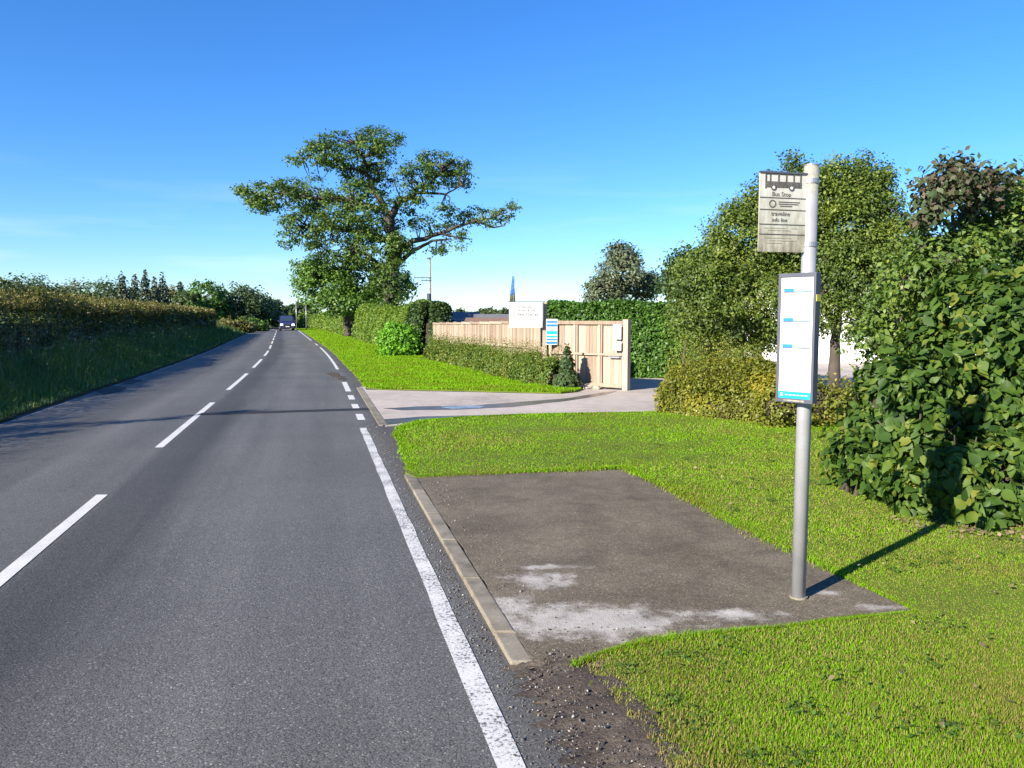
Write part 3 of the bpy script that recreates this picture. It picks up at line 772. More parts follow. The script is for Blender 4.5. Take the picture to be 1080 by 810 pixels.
left_v = [tuple(rp(Y, -3.12)[:2]) for Y in (-6, 5, 10, 15, 20, 30, 45, 60, 80, 100, 130)] + [tuple(rp(Y, o)[:2]) for Y, o in ((130, -6), (90, -8), (60, -8), (30, -8), (-6, -8))]
left_poly = rough_poly(left_v, .35, .06, 8)
lv = sheet('grass_verge', left_poly, -.05, .05, M['rough'])
tag(lv, 'overgrown left verge at the foot of the long hedge', 'verge', kind='structure')

# ---- side drive and yard
dr = [tuple(rp(12.9, 3.2)[:2])] + [tuple(gnd(u, v)[:2]) for u, v in ((440, 448), (520, 443), (640, 440), (760, 438))] + [(7.5, 14.6), (17, 13), (24, 20), (24, 34), (2.5, 34), (2.9, 23.5), (2.2, 20.2)] + [tuple(gnd(u, v)[:2]) for u, v in ((610, 409), (520, 409), (440, 408))] + [tuple(rp(20.3, 3.2)[:2])]
drive = sheet('driveway', rough_poly(dr, .6, .03, 9), -.05, .012, M['drive'])
tag(drive, 'pale concrete side drive and yard behind the hedges', 'driveway', kind='structure')
def band(name, px, mat, z0, z1): return sheet(name, rough_poly([tuple(gnd(u, v)[:2]) for u, v in px], .3, .03, 11), z0, z1, mat, drive)
band('wet_streak', [(404, 431.5), (440, 429.5), (500, 428.5), (545, 424.8), (600, 420.5), (636, 414.5), (650, 413), (640, 416.5), (605, 422.5), (575, 426), (540, 430), (480, 432.8), (425, 433.5)], M['wet'], .002, .016)
band('wet_sky_patch', [(466, 429.9), (500, 428.8), (512, 429.2), (506, 431), (480, 431.9)], M['puddle_sky'], .003, .020)  # wet spot, its sky blue is painted rather than reflected
band('dark_margin', [(404, 449.5), (450, 443.5), (520, 440.6), (640, 437), (640, 435.4), (520, 438.4), (445, 440), (400, 443.5)], M['wet'], .002, .016)
band('dark_margin', [(386, 411.5), (450, 413.2), (520, 414.6), (590, 416.2), (612, 413.5), (560, 411.5), (450, 410.4), (384, 409.5)], M['wet'], .002, .015)

# ---- loose stones along the road margin
def pebbles(name, n, sampler, size, label):
    P = sampler(n); m = len(P)
    tv = np.array([(1, 0, 0), (-.4, .85, 0), (-.45, -.8, .05), (.1, .1, .75), (0, 0, -.5)], float); tf = np.array([(0, 1, 3), (1, 2, 3), (2, 0, 3), (1, 0, 4), (2, 1, 4), (0, 2, 4)])
    R = frames(rng.normal(size=(m, 3)) * .5 + np.array([0, 0, 1.0]))
    sc = size * rng.lognormal(0, .45, m); V, F = spread((tv, tf), P, R, sc)
    return tag(link(name, mesh_np(name, V, F), M['pebble']), label, 'gravel', kind='stuff')
def samp_margin(n):
    Y = 2.3 + 11 * rng.random(n) ** 1.8; o = rng.normal(3.0, .09, n); o = np.where(Y < 4.05, rng.normal(3.14, .17, n), o); o = np.clip(o, 2.86, 3.45)
    P = np.array([tuple(rp(y, a, .003 + (max(0, a - 3.0) * .14 if y < 4.05 else 0))) for y, a in zip(Y, o)]); return P[~((Y > 4.05) & (Y < 9.0) & (o > 3.02))]
pebbles('gravel', 5200, samp_margin, .0046, 'loose grit and small stones along the near road margin')
def samp_pad(n):
    Y = rng.uniform(3.6, 9, n); o = np.where(Y < 4.6, rng.uniform(3.2, 3.9, n), 3.2 + np.abs(rng.normal(0, .25, n)))
    P = np.array([tuple(rp(y, a, ZP + .002)) for y, a in zip(Y, o)]); return P[in_poly(P, pad_poly)]
pebbles('gravel', 900, samp_pad, .0042, 'loose stones scattered over the tarmac pad')

# ================================================================== BUS STOP
base = gnd(842, 630, ZP)
bs = tag(empty('bus_stop', base), 'grey metal bus stop pole with weathered flag and timetable case', 'bus stop')
PH = at(856, 175, base.y).z - ZP
hz = lambda v: at(840, v, base.y).z - ZP
MB().tube([(0, 0, -.03), (0, 0, PH)], .043, 28).build('pole', M['pole'], bs, smooth=False)
for p in bs.children[0].data.polygons: p.use_smooth = len(p.vertices) == 4
MB().tube([(0, 0, 0), (0, 0, .012)], .055, 24).build('base_collar', M['kerb'], bs)
MB().tube([(0, 0, PH - .002), (0, 0, PH + .006), (0, 0, PH + .014)], [.045, .045, .02], 24).build('pole_cap', M['grey_metal'], bs)
# flag: left of the pole, facing traffic
A = math.radians(14.5)
fx, fn = Vector((math.cos(A), math.sin(A), 0)), Vector((math.sin(A), -math.cos(A), 0))
FW, FH = .318, hz(184.5) - hz(267)
FZ = hz(225.8)
fc = fx * (-.045 - FW / 2 + .008) + fn * .012 + Vector((0, 0, FZ))
fo = MB().box((0, 0, 0), (FW, .006, FH)).build('flag_plate', M['flagsign'], bs, fc, bevel=.002); fo.rotation_euler = (0, 0, A)
RF = (math.pi / 2, 0, 0)
def onflag(mb, name, mat): o = mb.build(name, mat, fo); return o
yz = -.0045
onflag(MB().box((0, -.002, FH / 2), (FW + .004, .016, .010)), 'top_rail', M['dark_metal'])
for z in (FH * .185, FH * .035, -FH * .15, -FH * .275): onflag(MB().box((-.002, yz, z), (FW - .012, .003, .0045)), 'divider', M['ink'])
bz = FH / 2 - .053
bus = MB()
X0, X1 = -.122, .118
# pictogram: body below the windows, roof bar, pillars, wheels cut out as rings
bus.box((0, yz, bz - .016), (X1 - X0, .003, .034)); bus.box((0, yz, bz + .046), (X1 - X0, .003, .010))
for x in (X0 + .004, X0 + .033, X0 + .088, X0 + .140, X0 + .190, X1 - .004): bus.box((x, yz + .0002, bz + .022), (.008, .003, .060))
bus.box((X0 + .004, yz + .0001, bz - .005), (.008, .003, .07))
onflag(bus, 'bus_pictogram', M['ink'])
for wx in (X0 + .055, X1 - .065):
    wv = MB().tube([(wx, -.0042, bz - .034), (wx, -.0072, bz - .034)], .017, 16); onflag(wv, 'pictogram_wheel', M['ink'])
    onflag(MB().tube([(wx, -.0072, bz - .034), (wx, -.0080, bz - .034)], .009, 14), 'pictogram_wheel_hub', M['sign_white'])
text_obj('Bus Stop', .036, M['ink'], fo, (-.012, yz, FH / 2 - .126), RF)
ring = MB()
for k in range(14):
    t0, t1 = 2 * math.pi * k / 14, 2 * math.pi * (k + 1) / 14
    ring.face([(-.07 + r * math.cos(t), -.0046, .050 + r * math.sin(t)) for r, t in ((.024, t0), (.024, t1), (.016, t1), (.016, t0))])
onflag(ring, 'round_emblem', M['ink'])
for z, a, b in ((.062, -.03, .11), (.050, -.03, .10), (.038, -.02, .06)): onflag(MB().box(((a + b) / 2, yz, z), (b - a, .0026, .0045)), 'faded_print', M['ink'])
text_obj('traveline', .036, M['ink'], fo, (-.015, yz, -.008), RF)
text_obj('info line', .032, M['ink'], fo, (-.020, yz, -.044), RF)
for z, a, b in ((-.092, -.12, .02), (-.092, .06, .10), (-.105, -.10, .05), (-.150, -.12, .06), (-.165, -.09, .10), (-.180, -.11, .0)): onflag(MB().box(((a + b) / 2, yz + .001, z), (b - a, .0012, .005)), 'faded_print', M['faded'])
for k, z in enumerate((FZ + FH / 2 - .04, FZ - FH / 2 + .05)):
    MB().tube([(0, 0, z - .014), (0, 0, z + .014)], .0475, 24).build('clamp_band', M['grey_metal'], bs)
    MB().box(tuple(fx * (-.048) + Vector((0, 0, z))), (.03, .02, .026), A).build('clamp_bracket', M['grey_metal'], bs, bevel=.002)
# timetable case, turned towards the road
B = math.radians(-50.0)
tx, tn = Vector((math.cos(B), math.sin(B), 0)), Vector((math.sin(B), -math.cos(B), 0))
CW, CH, CT = .245, hz(289) - hz(424), .046
cc = tn * (.043 + .012 + CT / 2) + tx * (-.008) + Vector((0, 0, hz(356.5)))
case = MB().box((0, 0, 0), (CW, CT, CH)).build('timetable_case', M['dark_metal'], bs, cc, bevel=.005); case.rotation_euler = (0, 0, B)
yf = -CT / 2
fr = MB()
for s in (-1, 1):
    fr.box((s * (CW / 2 - .008), yf - .005, 0), (.016, .010, CH)); fr.box((0, yf - .005, s * (CH / 2 - .012)), (CW - .0325, .0095, .024))
fr.build('case_frame', M['dark_metal'], case, bevel=.002)
PW, PHh = CW - .034, CH - .05
MB().box((0, yf - .002, 0), (PW, .003, PHh)).build('timetable_sheet', M['paper'], case)
ys = yf - .0045
def pr_(name, x0, x1, z0, z1, mat, dy=0): MB().box(((x0 + x1) / 2, ys - dy, (z0 + z1) / 2), (x1 - x0, .0016, z1 - z0)).build(name, mat, case)
H0 = PHh / 2
for z in (H0 - .085, H0 - .262, H0 - .420):
    pr_('blue_heading', -PW / 2 + .018, -PW / 2 + .085, z, z + .020, M['blue']); pr_('pale_blue_bar', -PW / 2 + .085, PW / 2 - .012, z, z + .020, M['cyan_pale']); pr_('heading_rule', -PW / 2 + .018, PW / 2 - .012, z - .006, z - .001, M['ink'])
r2 = random.Random(4)
for k in range(20):
    z = H0 - .11 - .0185 * k
    if any(abs(z - q) < .03 for q in (H0 - .262, H0 - .420)): continue
    for x in range(5):
        a = -PW / 2 + .022 + x * .038
        if r2.random() < .8: pr_('timetable_row', a, a + r2.uniform(.016, .03), z, z + .005, M['grey_print'])
for k in range(9):
    x = r2.uniform(-.06, .04); z = -H0 + .09 + .02 * k; pr_('small_print', x - .02, x + r2.uniform(.02, .05), z, z + .004, M['grey_print'])
pr_('footer_band', -PW / 2, PW / 2, -H0, -H0 + .042, M['cyan'])
pr_('footer_mark', -PW / 2 + .015, -PW / 2 + .030, -H0 + .012, -H0 + .030, M['sign_white'], .001)
for k in range(6): pr_('footer_print', -PW / 2 + .045 + k * .026, -PW / 2 + .045 + k * .026 + .018, -H0 + .018, -H0 + .024, M['sign_white'], .001)
MB().box((CW / 2 + .001, 0, .24), (.003, .046, .040)).build('yellow_sticker', M['yellow'], case)
MB().box((0, yf - .0095, -CH / 2 + .012), (CW * .55, .0012, .010)).build('case_maker_strip', M['flagsign'], case)
for z in (.3, -.3): MB().box((0, CT / 2 + .006, z), (.05, .014, .03)).build('case_bracket', M['grey_metal'], case)

# ================================================================== WOODEN FENCE, GATE AND SIGNS
F0, F1 = Vector((.84, 21.4, 0)), Vector((-3.32, 34.1, 0))
fence = tag(empty('wooden_fence', F0), 'bare timber board fence running back behind the low hedge', 'fence')
fd = (F1 - F0); FL = fd.length; fd.normalize(); fa = math.atan2(fd.y, fd.x); NB = 11; bay = FL / NB
fnm = Vector((-fd.y, fd.x, 0)); fnm = fnm if fnm.y < 0 else -fnm            # towards the road
NBO = 9
bme = MB().box((0, 0, .81), (bay / NBO - .006, .020, 1.60)).mesh('board'); bme.materials.append(M['wood'])
pme = MB().box((0, 0, .86), (.10, .10, 1.72)).mesh('post', bevel=.008); pme.materials.append(M['wood'])
for i in range(NB + 1):
    o = link('post', pme, None, fence); o.location = fd * (bay * i) - Vector((0, 0, .013 * i)); o.rotation_euler = (0, 0, fa)
for i in range(NB):
    for j in range(NBO):
        o = link('board', bme, None, fence); o.location = fd * (bay * i + bay * (j + .5) / NBO) + fnm * (.018 + .004 * (j % 2)) - Vector((0, 0, .013 * i)); o.rotation_euler = (0, 0, fa)
    for z in (.95, 1.655):
        MB().box((0, 0, 0), (bay - .01, .035, .075)).build('rail', M['wood'], fence, fd * (bay * (i + .5)) + fnm * .052 + Vector((0, 0, z - .013 * i))).rotation_euler = (0, 0, fa)
    MB().box((0, 0, 0), (.045, .03, 1.55)).build('batten', M['wood'], fence, fd * (bay * i + .02) + fnm * .058 + Vector((0, 0, .85 - .013 * i))).rotation_euler = (0, 0, fa)

G0, G1 = Vector((1.04, 20.7, .012)), Vector((2.76, 19.32, .012))
gate = tag(empty('wooden_gate', G0), 'tall bare timber gate with three boarded bays beside the drive', 'gate')
gd = (G1 - G0); GL = gd.length; gd.normalize(); ga = math.atan2(gd.y, gd.x); gn = Vector((gd.y, -gd.x, 0))
gw = GL / 3
gbm = MB().box((0, 0, .84), (gw / 7 - .005, .02, 1.62)).mesh('board'); gbm.materials.append(M['wood'])
for i in range(3):
    for j in range(7):
        o = link('board', gbm, None, gate); o.location = gd * (gw * i + gw * (j + .5) / 7) + gn * (.003 * (j % 2)); o.rotation_euler = (0, 0, ga)
for t, w in ((-.02, .09), (gw, .06), (gw + .075, .05), (2 * gw, .06), (2 * gw + .07, .05)):
    MB().box((0, 0, .84), (w, .045, 1.66)).build('stile', M['wood'], gate, gd * t + gn * .034, bevel=.006).rotation_euler = (0, 0, ga)
MB().box((0, 0, .86), (.15, .15, 1.72)).build('gate_post', M['wood'], gate, gd * (GL + .02), bevel=.01).rotation_euler = (0, 0, ga)
for z, hh in ((1.64, .09), (.86, .055), (.10, .09)):
    MB().box((0, 0, 0), (GL - .06, .03, hh)).build('rail', M['wood'], gate, gd * (GL / 2 - .03) + gn * .062 + Vector((0, 0, z))).rotation_euler = (0, 0, ga)
MB().box((0, 0, 0), (.30, .02, .04)).build('latch', M['grey_metal'], gate, gd * (GL - .28) + gn * .09 + Vector((0, 0, .80))).rotation_euler = (0, 0, ga)

# notices on the gate
for (u, v0, v1, w, lab) in ((652, 342, 358, .23, 'upper white notice fixed to the right bay of the timber gate'), (652, 360, 370, .23, 'lower pale notice fixed to the right bay of the timber gate')):
    p = at(u, (v0 + v1) / 2, 19.1); hgt = (v1 - v0) / FPX * 19.1
    q = tag(empty('notice', (p.x, 19.30, p.z)), lab, 'notice', 'notices on the gate'); q.rotation_euler = (0, 0, ga)
    MB().box((0, 0, 0), (w, .006, hgt)).build('panel', M['sign_white'], q)
    for k in range(4): MB().box((0, -.004, hgt * (.3 - .18 * k)), (w * .7, .0016, .012)).build('print_line', M['grey_print'], q)

# dark sail-shaped cutout, added to stand for a shadow on the gate
sb = tag(empty('shadow_cutout', (1.835, 20.18, .012)), 'dark pointed sail-shaped banner standing in for a shadow on the timber gate', 'cutout')
sp_ = Vector(sb.location); k_ = sp_.y / FPX
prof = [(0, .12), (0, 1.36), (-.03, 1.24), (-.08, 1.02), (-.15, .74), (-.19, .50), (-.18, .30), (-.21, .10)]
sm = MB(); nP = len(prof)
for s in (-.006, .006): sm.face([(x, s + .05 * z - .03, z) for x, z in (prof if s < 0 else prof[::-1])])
sm.build('cloth_or_cutout', M['tyre'], sb); MB().tube([(.008, -.03, 0), (.012, .045, 1.38)], .012, 8).build('pole', M['black'], sb)  # shadow outline built as flat dark faces with a rod

# sign post and board over the fence
spx = gnd(574.5, 411)
post = tag(empty('sign_board', (0.85, 20.75, 0)), 'white lettered sign board on a tall timber post above the fence', 'sign')
MB().box((0, 0, 1.09), (.11, .09, 2.18)).build('post', M['wood'], post, bevel=.006)
SBW, SBH = .86, .65
bc = at(554.5, 332, 20.6) - Vector(post.location)
sbd = MB().box((0, 0, 0), (SBW, .018, SBH)).build('board', M['sign_white'], post, bc)
MB().box((0, .004, SBH / 2 + .008), (SBW + .10, .03, .018)).build('top_edge', M['dark_metal'], sbd)
MB().box((.45, .02, .08), (.03, .03, .46)).build('edge_strip', M['dark_metal'], sbd)
for t, sz, z in (('The Navigation', .098, .205), ('Garden & Mill', .088, .110), ('01944 728146', .115, -.005)):
    text_obj(t, sz, M['black'], sbd, (0, -.0105, z), RF, sx=1.0)
for z, w in ((-.125, .46), (-.185, .24), (-.235, .62)): MB().box((0, -.0105, z), (w, .002, .013)).build('small_print', M['ink'], sbd)
nb = tag(empty('blue_notice', (at(582, 350, 20.5).x, 20.5, at(582, 350, 20.5).z)), 'narrow white notice with blue bands between fence and gate', 'notice')
MB().box((0, 0, 0), (.29, .012, .66)).build('panel', M['sign_white'], nb)
for z, h_, m_k in ((.255, .05, 'blue'), (.165, .06, 'blue'), (-.02, .085, 'cyan'), (-.12, .05, 'cyan'), (-.20, .04, 'blue'), (-.28, .06, 'blue')):
    MB().box((0, -.0075, z), (.27, .003, h_)).build('blue_band', M[m_k], nb)
text_obj('i', .09, M['blue'], nb, (.0, -.0075, .075), RF)

# feather flag behind the sign
ffp = at(541.5, 335, 24.0); ff = tag(empty('feather_flag', (ffp.x, 24.0, 0)), 'narrow blue and ochre feather flag rising behind the sign board', 'flag')
MB().tube([(0, 0, 0), (.0, 0, 2.0), (.03, 0, 3.0)], [.014, .012, .006], 8).build('pole', M['grey_metal'], ff)
def fl(z0, z1, w0, w1, mat):
    mb = MB()
    for i in range(5):
        a, b = i / 5, (i + 1) / 5; za, zb = z0 + (z1 - z0) * a, z0 + (z1 - z0) * b; wa, wb = w0 + (w1 - w0) * a, w0 + (w1 - w0) * b
        pa_ = (-.03 + .02 * za / 3); pb_ = (-.03 + .02 * zb / 3); ca, cb = .03 * math.sin(za * 5), .03 * math.sin(zb * 5)
        for s in (-.004, .004): mb.face([(pa_ - wa * .7, ca + s, za), (pa_ + wa * .5, -ca + s, za), (pb_ + wb * .5, -cb + s, zb), (pb_ - wb * .7, cb + s, zb)])
    mb.build('cloth_or_cutout', mat, ff)
fl(1.6, 2.45, .20, .13, M['flag_ochre']); fl(2.45, 3.02, .13, .03, M['flag_blue'])

# stones and planting at the foot of the gate
for i, (tt, ff_, s) in enumerate(((.45, .24, .15), (.66, .20, .12), (.90, .26, .16), (1.10, .20, .11), (1.28, .26, .14), (1.52, .22, .11))):
    p = G0 + gd * tt + gn * ff_; bm = bmesh.new(); bmesh.ops.create_icosphere(bm, subdivisions=2, radius=s)
    for vv in bm.verts: vv.co *= 1 + .22 * math.sin(vv.co.x * 31 + i) * math.cos(vv.co.y * 27 + 2 * i); vv.co.z = max(vv.co.z * .62, -s * .3)
    me = bpy.data.meshes.new('stone'); bm.to_mesh(me); bm.free()
    o = link('stone', me, M['stone'], None, (p.x, p.y, s * .3 + .01))
    tag(o, ['leftmost', 'second', 'third', 'fourth', 'fifth', 'rightmost'][i] + ' of six rough stones along the foot of the timber gate', 'stone', 'stones at the gate')

# ================================================================== HEDGES AND SHRUBS
def hedge(name, label, path, w, h, mat, n, size, cat='hedge', grow=.0042, lump=.12, foot=.08, expo=3.2, core=True, depth=.15, extra=None, droop=.3, tmpl=LEAF4, kind='stuff', nz=1.0, inset=.66):
    c = np.mean(np.array(path), axis=0); e = tag(empty(name, (c[0], c[1], 0)), label, cat)
    P, N, th = sweep_points(path, w, h, n, foot, expo, lump, depth=depth, nz=nz)
    sz = np.maximum(size, grow * np.maximum(P[:, 1], 1)); P, N, sz = dens(P, N, th, sz, sz.min())
    V, F = spread(tmpl, P, frames(N * .8 + rng.normal(size=N.shape) * .55 + np.array([0, 0, .25]), droop=droop), sz * rng.uniform(.65, 1.35, len(P)))
    o = link('foliage', mesh_np('foliage', V - np.array(e.location), F), M[mat], e); o['kind'] = kind
    if core: hedge_core('inner_core', path, w, h, e, inset=inset)  # solid hidden filler, not separate boughs
    return e, (P, N, th)
def shoots(parent, path, w, z0, n, length, mat, size, grow=.0045, name='shoots', side=None):
    """upright leafy shoots along the top of a hedge"""
    path = np.array(path, float); seg = np.linalg.norm(np.diff(path, axis=0), axis=1); cs = np.concatenate([[0], np.cumsum(seg)])
    s = rng.uniform(0, cs[-1], n); c = np.stack([np.interp(s, cs, path[:, 0]), np.interp(s, cs, path[:, 1])], 1)
    i = np.clip(np.searchsorted(cs, s, side='right') - 1, 0, len(seg) - 1); t = np.diff(path, axis=0)[i] / seg[i][:, None]
    c = c + np.stack([t[:, 1], -t[:, 0]], 1) * rng.uniform(-.5, .5, n)[:, None] * w
    L_ = length * rng.uniform(.35, 1.2, n); per = 9
    sz = np.maximum(size, grow * c[:, 1]); keep = rng.random(n) < (sz.min() / sz); c, L_, sz = c[keep], L_[keep], sz[keep]
    q = np.repeat(np.concatenate([c, np.full((len(c), 1), z0)], 1), per, 0); f = np.tile(np.linspace(0, 1, per), len(c))
    lean_ = np.repeat(rng.normal(size=(len(c), 2)) * .18, per, 0)
    q[:, 2] += f * np.repeat(L_, per); q[:, :2] += lean_ * (f * np.repeat(L_, per))[:, None] + rng.normal(size=(len(q), 2)) * .03
    V, F = spread(LEAF4, q, frames(rng.normal(size=q.shape) + np.array([0, 0, .3]), droop=-.6), np.repeat(sz, per) * rng.uniform(.6, 1.2, len(q)) * (1.1 - .5 * f))
    o = link(name, mesh_np(name, V - np.array(parent.location), F), M[mat], parent); o['kind'] = 'stuff'; return o

# ---- long hedge on the left
lpath = [tuple(rp(Y, -7.25)[:2]) for Y in (-8, 0, 8, 16, 24, 34, 46, 60, 74, 84)]
LH = 2.33
le, _ = hedge('hedge', 'long tall hedge with browned top along the left side of the road', lpath, 2.6, lambda q: LH + .16 * np.sin(np.asarray(q) * .55) + .10 * np.sin(np.asarray(q) * 1.3 + 1), 'left_hedge', 420000, .072, lump=.26, expo=2.7, depth=.25, nz=.8)
shoots(le, lpath, 2.3, LH - .30, 26000, .55, 'brown_tip', .065, name='brown_shoots')
sx_, sy_ = -11.75, 9.0
LSp = [((sx_ + .1 * k, sy_ + .12 * math.sin(k * 2.1), 2.2 + .42 * k), (.34 - .035 * k, .34 - .035 * k, .30)) for k in range(5)] + [((sx_ - .5, sy_ + .9, 2.5), (.25, .25, .35)), ((sx_ + .3, sy_ - .9, 2.55), (.22, .22, .4))]
# rough verge grass and weeds in front of it
def tall_h(q):
    # taller towards the hedge
    d = np.array([(q[k, 0] - xc(q[k, 1])) for k in range(len(q))]); return np.clip((-d - 3.2) / 2.4, .12, 1.0)
go = grass('rough_grass', left_v, 85000, .62, M['tallgrass'], None, .045, .008, near=9, lean=.45, hscale=tall_h, side=5.0)
tag(go, 'tall shaded rough grass along the left verge', 'grass', kind='stuff')
ns = 420; Yw = 12 + 48 * rng.random(ns) ** 1.6; ow = -rng.uniform(4.6, 6.2, ns); Pw = np.array([tuple(rp(y, o, .04)) for y, o in zip(Yw, ow)])
hw = rng.uniform(.6, 1.25, ns); aw = rng.uniform(0, 6.28, ns); Rw = np.zeros((ns, 3, 3)); Rw[:, 0, 0] = np.cos(aw); Rw[:, 0, 1] = -np.sin(aw); Rw[:, 1, 0] = np.sin(aw); Rw[:, 1, 1] = np.cos(aw); Rw[:, 2, 2] = 1
Vs, Fs = spread(BLADE, Pw, Rw, np.stack([np.full(ns, .014), hw * .25, hw], 1))
st_ = link('weed_stalks', mesh_np('weed_stalks', Vs, Fs), M['dead']); tag(st_, 'dried weed stalks standing in the left verge', 'weeds', kind='stuff')
tips = Pw + np.einsum('nij,nj->ni', Rw, np.stack([np.zeros(ns), .42 * hw * .25, hw], 1)); tp_ = np.repeat(tips, 14, 0) + rng.normal(size=(ns * 14, 3)) * np.array([.05, .05, .018])
Vs, Fs = spread(LEAF4, tp_, frames(rng.normal(size=tp_.shape) * .5 + np.array([0, 0, 1.0])), rng.uniform(.02, .04, len(tp_)))
tag(link('seed_heads', mesh_np('seed_heads', Vs, Fs), M['umbel']), 'pale flat seed heads of the weeds along the left verge', 'weeds', kind='stuff')

# ---- hedge along the right verge, beyond the drive
h1 = [tuple(rp(Y, 7.25)[:2]) for Y in (37, 42, 48, 54, 60, 66)]
hedge('hedge', 'clipped green hedge along the far verge in front of the oak', h1, 1.7, 2.5, 'hedge_g', 200000, .10, lump=.22, foot=.1, grow=.0026, expo=2.6)
h1b = [tuple(at(446, 350, 37.0)[:2]), tuple(at(456, 350, 36.5)[:2]), tuple(at(464, 350, 36.5)[:2])]
hedge('hedge', 'short dark evergreen hedge end next to the timber fence', h1b, 1.5, 2.42, 'hedge_d', 26000, .12, lump=.1, foot=.1)
h2 = [tuple(rp(Y, 7.25)[:2]) for Y in (77, 82, 94, 108, 122, 138, 150, 165)]
hedge('hedge', 'distant clipped hedge following the bend behind the van', h2, 1.8, 2.3, 'hedge_g', 120000, .17, lump=.22, foot=.1, grow=.0024)
# bright shrub in front of it
def bush(name, label, lobes, mat, n_cl, per, cr, size, cat='shrub', fill=.35, tmpl=LEAF4, core=.60, droop=.3, flat=.7, stems=None):
    c = np.mean([l[0] for l in lobes], axis=0); e = tag(empty(name, (c[0], c[1], 0)), label, cat)
    P, N, cl = crown_points(lobes, n_cl, per, cr, fill, flat); k = P[:, 2] > .03; P, N = P[k], N[k]
    leaves('foliage', P, N, size, M[mat], e, tmpl, droop=droop, kind='stuff')
    if core:
        mb = MB()
        for (cc, rr) in lobes:
            b0 = len(mb.v); nu, nv_ = 10, 6
            for a in range(nv_ + 1):
                ph = math.pi * a / nv_
                for b_ in range(nu):
                    t = 2 * math.pi * b_ / nu; q = np.array(cc) + np.array(rr) * core * np.array([math.sin(ph) * math.cos(t), math.sin(ph) * math.sin(t), math.cos(ph)])
                    mb.v.append((q[0] - c[0], q[1] - c[1], max(.01, q[2])))
            for a in range(nv_):
                for b_ in range(nu): mb.f.append((b0 + a * nu + b_, b0 + a * nu + (b_ + 1) % nu, b0 + (a + 1) * nu + (b_ + 1) % nu, b0 + (a + 1) * nu + b_))
        tag(mb.build('inner_core', M['twig'], e), kind='stuff')  # solid brown hulls added inside the lobes, hidden by the leaves
    st = MB()
    for k in range(stems or 5):
        t = rng.uniform(0, 6.28); rr = np.array(lobes[k % len(lobes)][1]); cc = np.array(lobes[k % len(lobes)][0])
        tip = cc + rr * .6 * np.array([math.cos(t), math.sin(t), rng.uniform(.1, .7)])
        st.tube([(cc[0] - c[0] + .1 * math.cos(t), cc[1] - c[1] + .1 * math.sin(t), 0), ((cc[0] + tip[0]) / 2 - c[0], (cc[1] + tip[1]) / 2 - c[1], tip[2] * .55), (tip[0] - c[0], tip[1] - c[1], tip[2])], [.03, .02, .008], 5)
    tag(st.build('stems', M['bark'], e, smooth=True), kind='stuff')
    return e
b = gnd(420, 377)
bush('shrub', 'bright green rounded shrub in front of the far hedge', [((b.x - .1, b.y + .5, .75), (.85, .7, .85)), ((b.x + .35, b.y + .5, .55), (.6, .6, .6)), ((b.x - .35, b.y + .4, .45), (.6, .6, .55))], 'bright', 420, 26, .2, .13)

# ---- low hedge in front of the fence
lw = [tuple(gnd(u, v)[:2]) for u, v in ((447, 380.5), (484, 389), (515, 396.5), (540, 403), (568, 409.5))]
lw = [(x + .38, y + .13) for x, y in lw]
lh, _ = hedge('hedge', 'low straggly brown-tipped hedge in front of the timber fence', lw, .80, .78, 'lowhedge', 80000, .070, lump=.20, foot=.04, expo=2.2, grow=.0030, depth=.2, inset=.45)
shoots(lh, lw, .75, .45, 2200, .62, 'lowhedge', .062, .0028)
p = gnd(598, 411)
def conifer(name, label, base, height, rad, mat, size, n, group=None, cat='conifer', rag=.25, kind=None):
    e = tag(empty(name, base), label, cat, group)
    f = 1 - np.sqrt(rng.random(n)); tiers = .5 + .5 * np.abs(np.sin(f * height / max(.25, rad * .35) * 1.6)); a = rng.uniform(0, 6.28, n)
    lobes = 1 + rag * np.sin(a * 5 + f * 23) + .5 * rag * np.sin(a * 9 - f * 31)
    r = rad * (1 - f) ** .85 * (.45 + .55 * tiers) * lobes * rng.uniform(.25, 1, n) ** .5
    P = np.stack([np.cos(a) * r, np.sin(a) * r, .04 * height + f * height * .96 - .15 * r], 1) + np.array(base)
    N = np.stack([np.cos(a), np.sin(a), np.full(n, .7)], 1) + rng.normal(size=(n, 3)) * .4
    leaves('crown', P, N, size, M[mat], e, droop=.6, kind=kind)
    MB().tube([(0, 0, 0), (0, 0, height * .5), (0, 0, height * .97)], [rad * .06 + .015, rad * .04 + .01, .006], 7).build('trunk', M['bark'], e, smooth=True)
    return e
conifer('young_conifer', 'small dark young conifer at the end of the low hedge', (p.x, p.y, 0), 1.12, .33, 'hedge_d', .085, 3200, cat='shrub')
p = gnd(643.5, 410.5)
conifer('young_conifer', 'tiny conifer seedling at the foot of the timber gate', (p.x, p.y, 0), .42, .13, 'hedge_d', .05, 500, cat='shrub')

# ---- tall conifer hedge behind the gate
ch = [(1.3, 24.6), (2.6, 24.4), (4.0, 24.2), (5.6, 24.0)]
hedge('hedge', 'tall dark clipped conifer hedge behind the timber gate', ch, 1.9, 2.25, 'conifer', 60000, .095, lump=.1, foot=.05, expo=4, depth=.12)

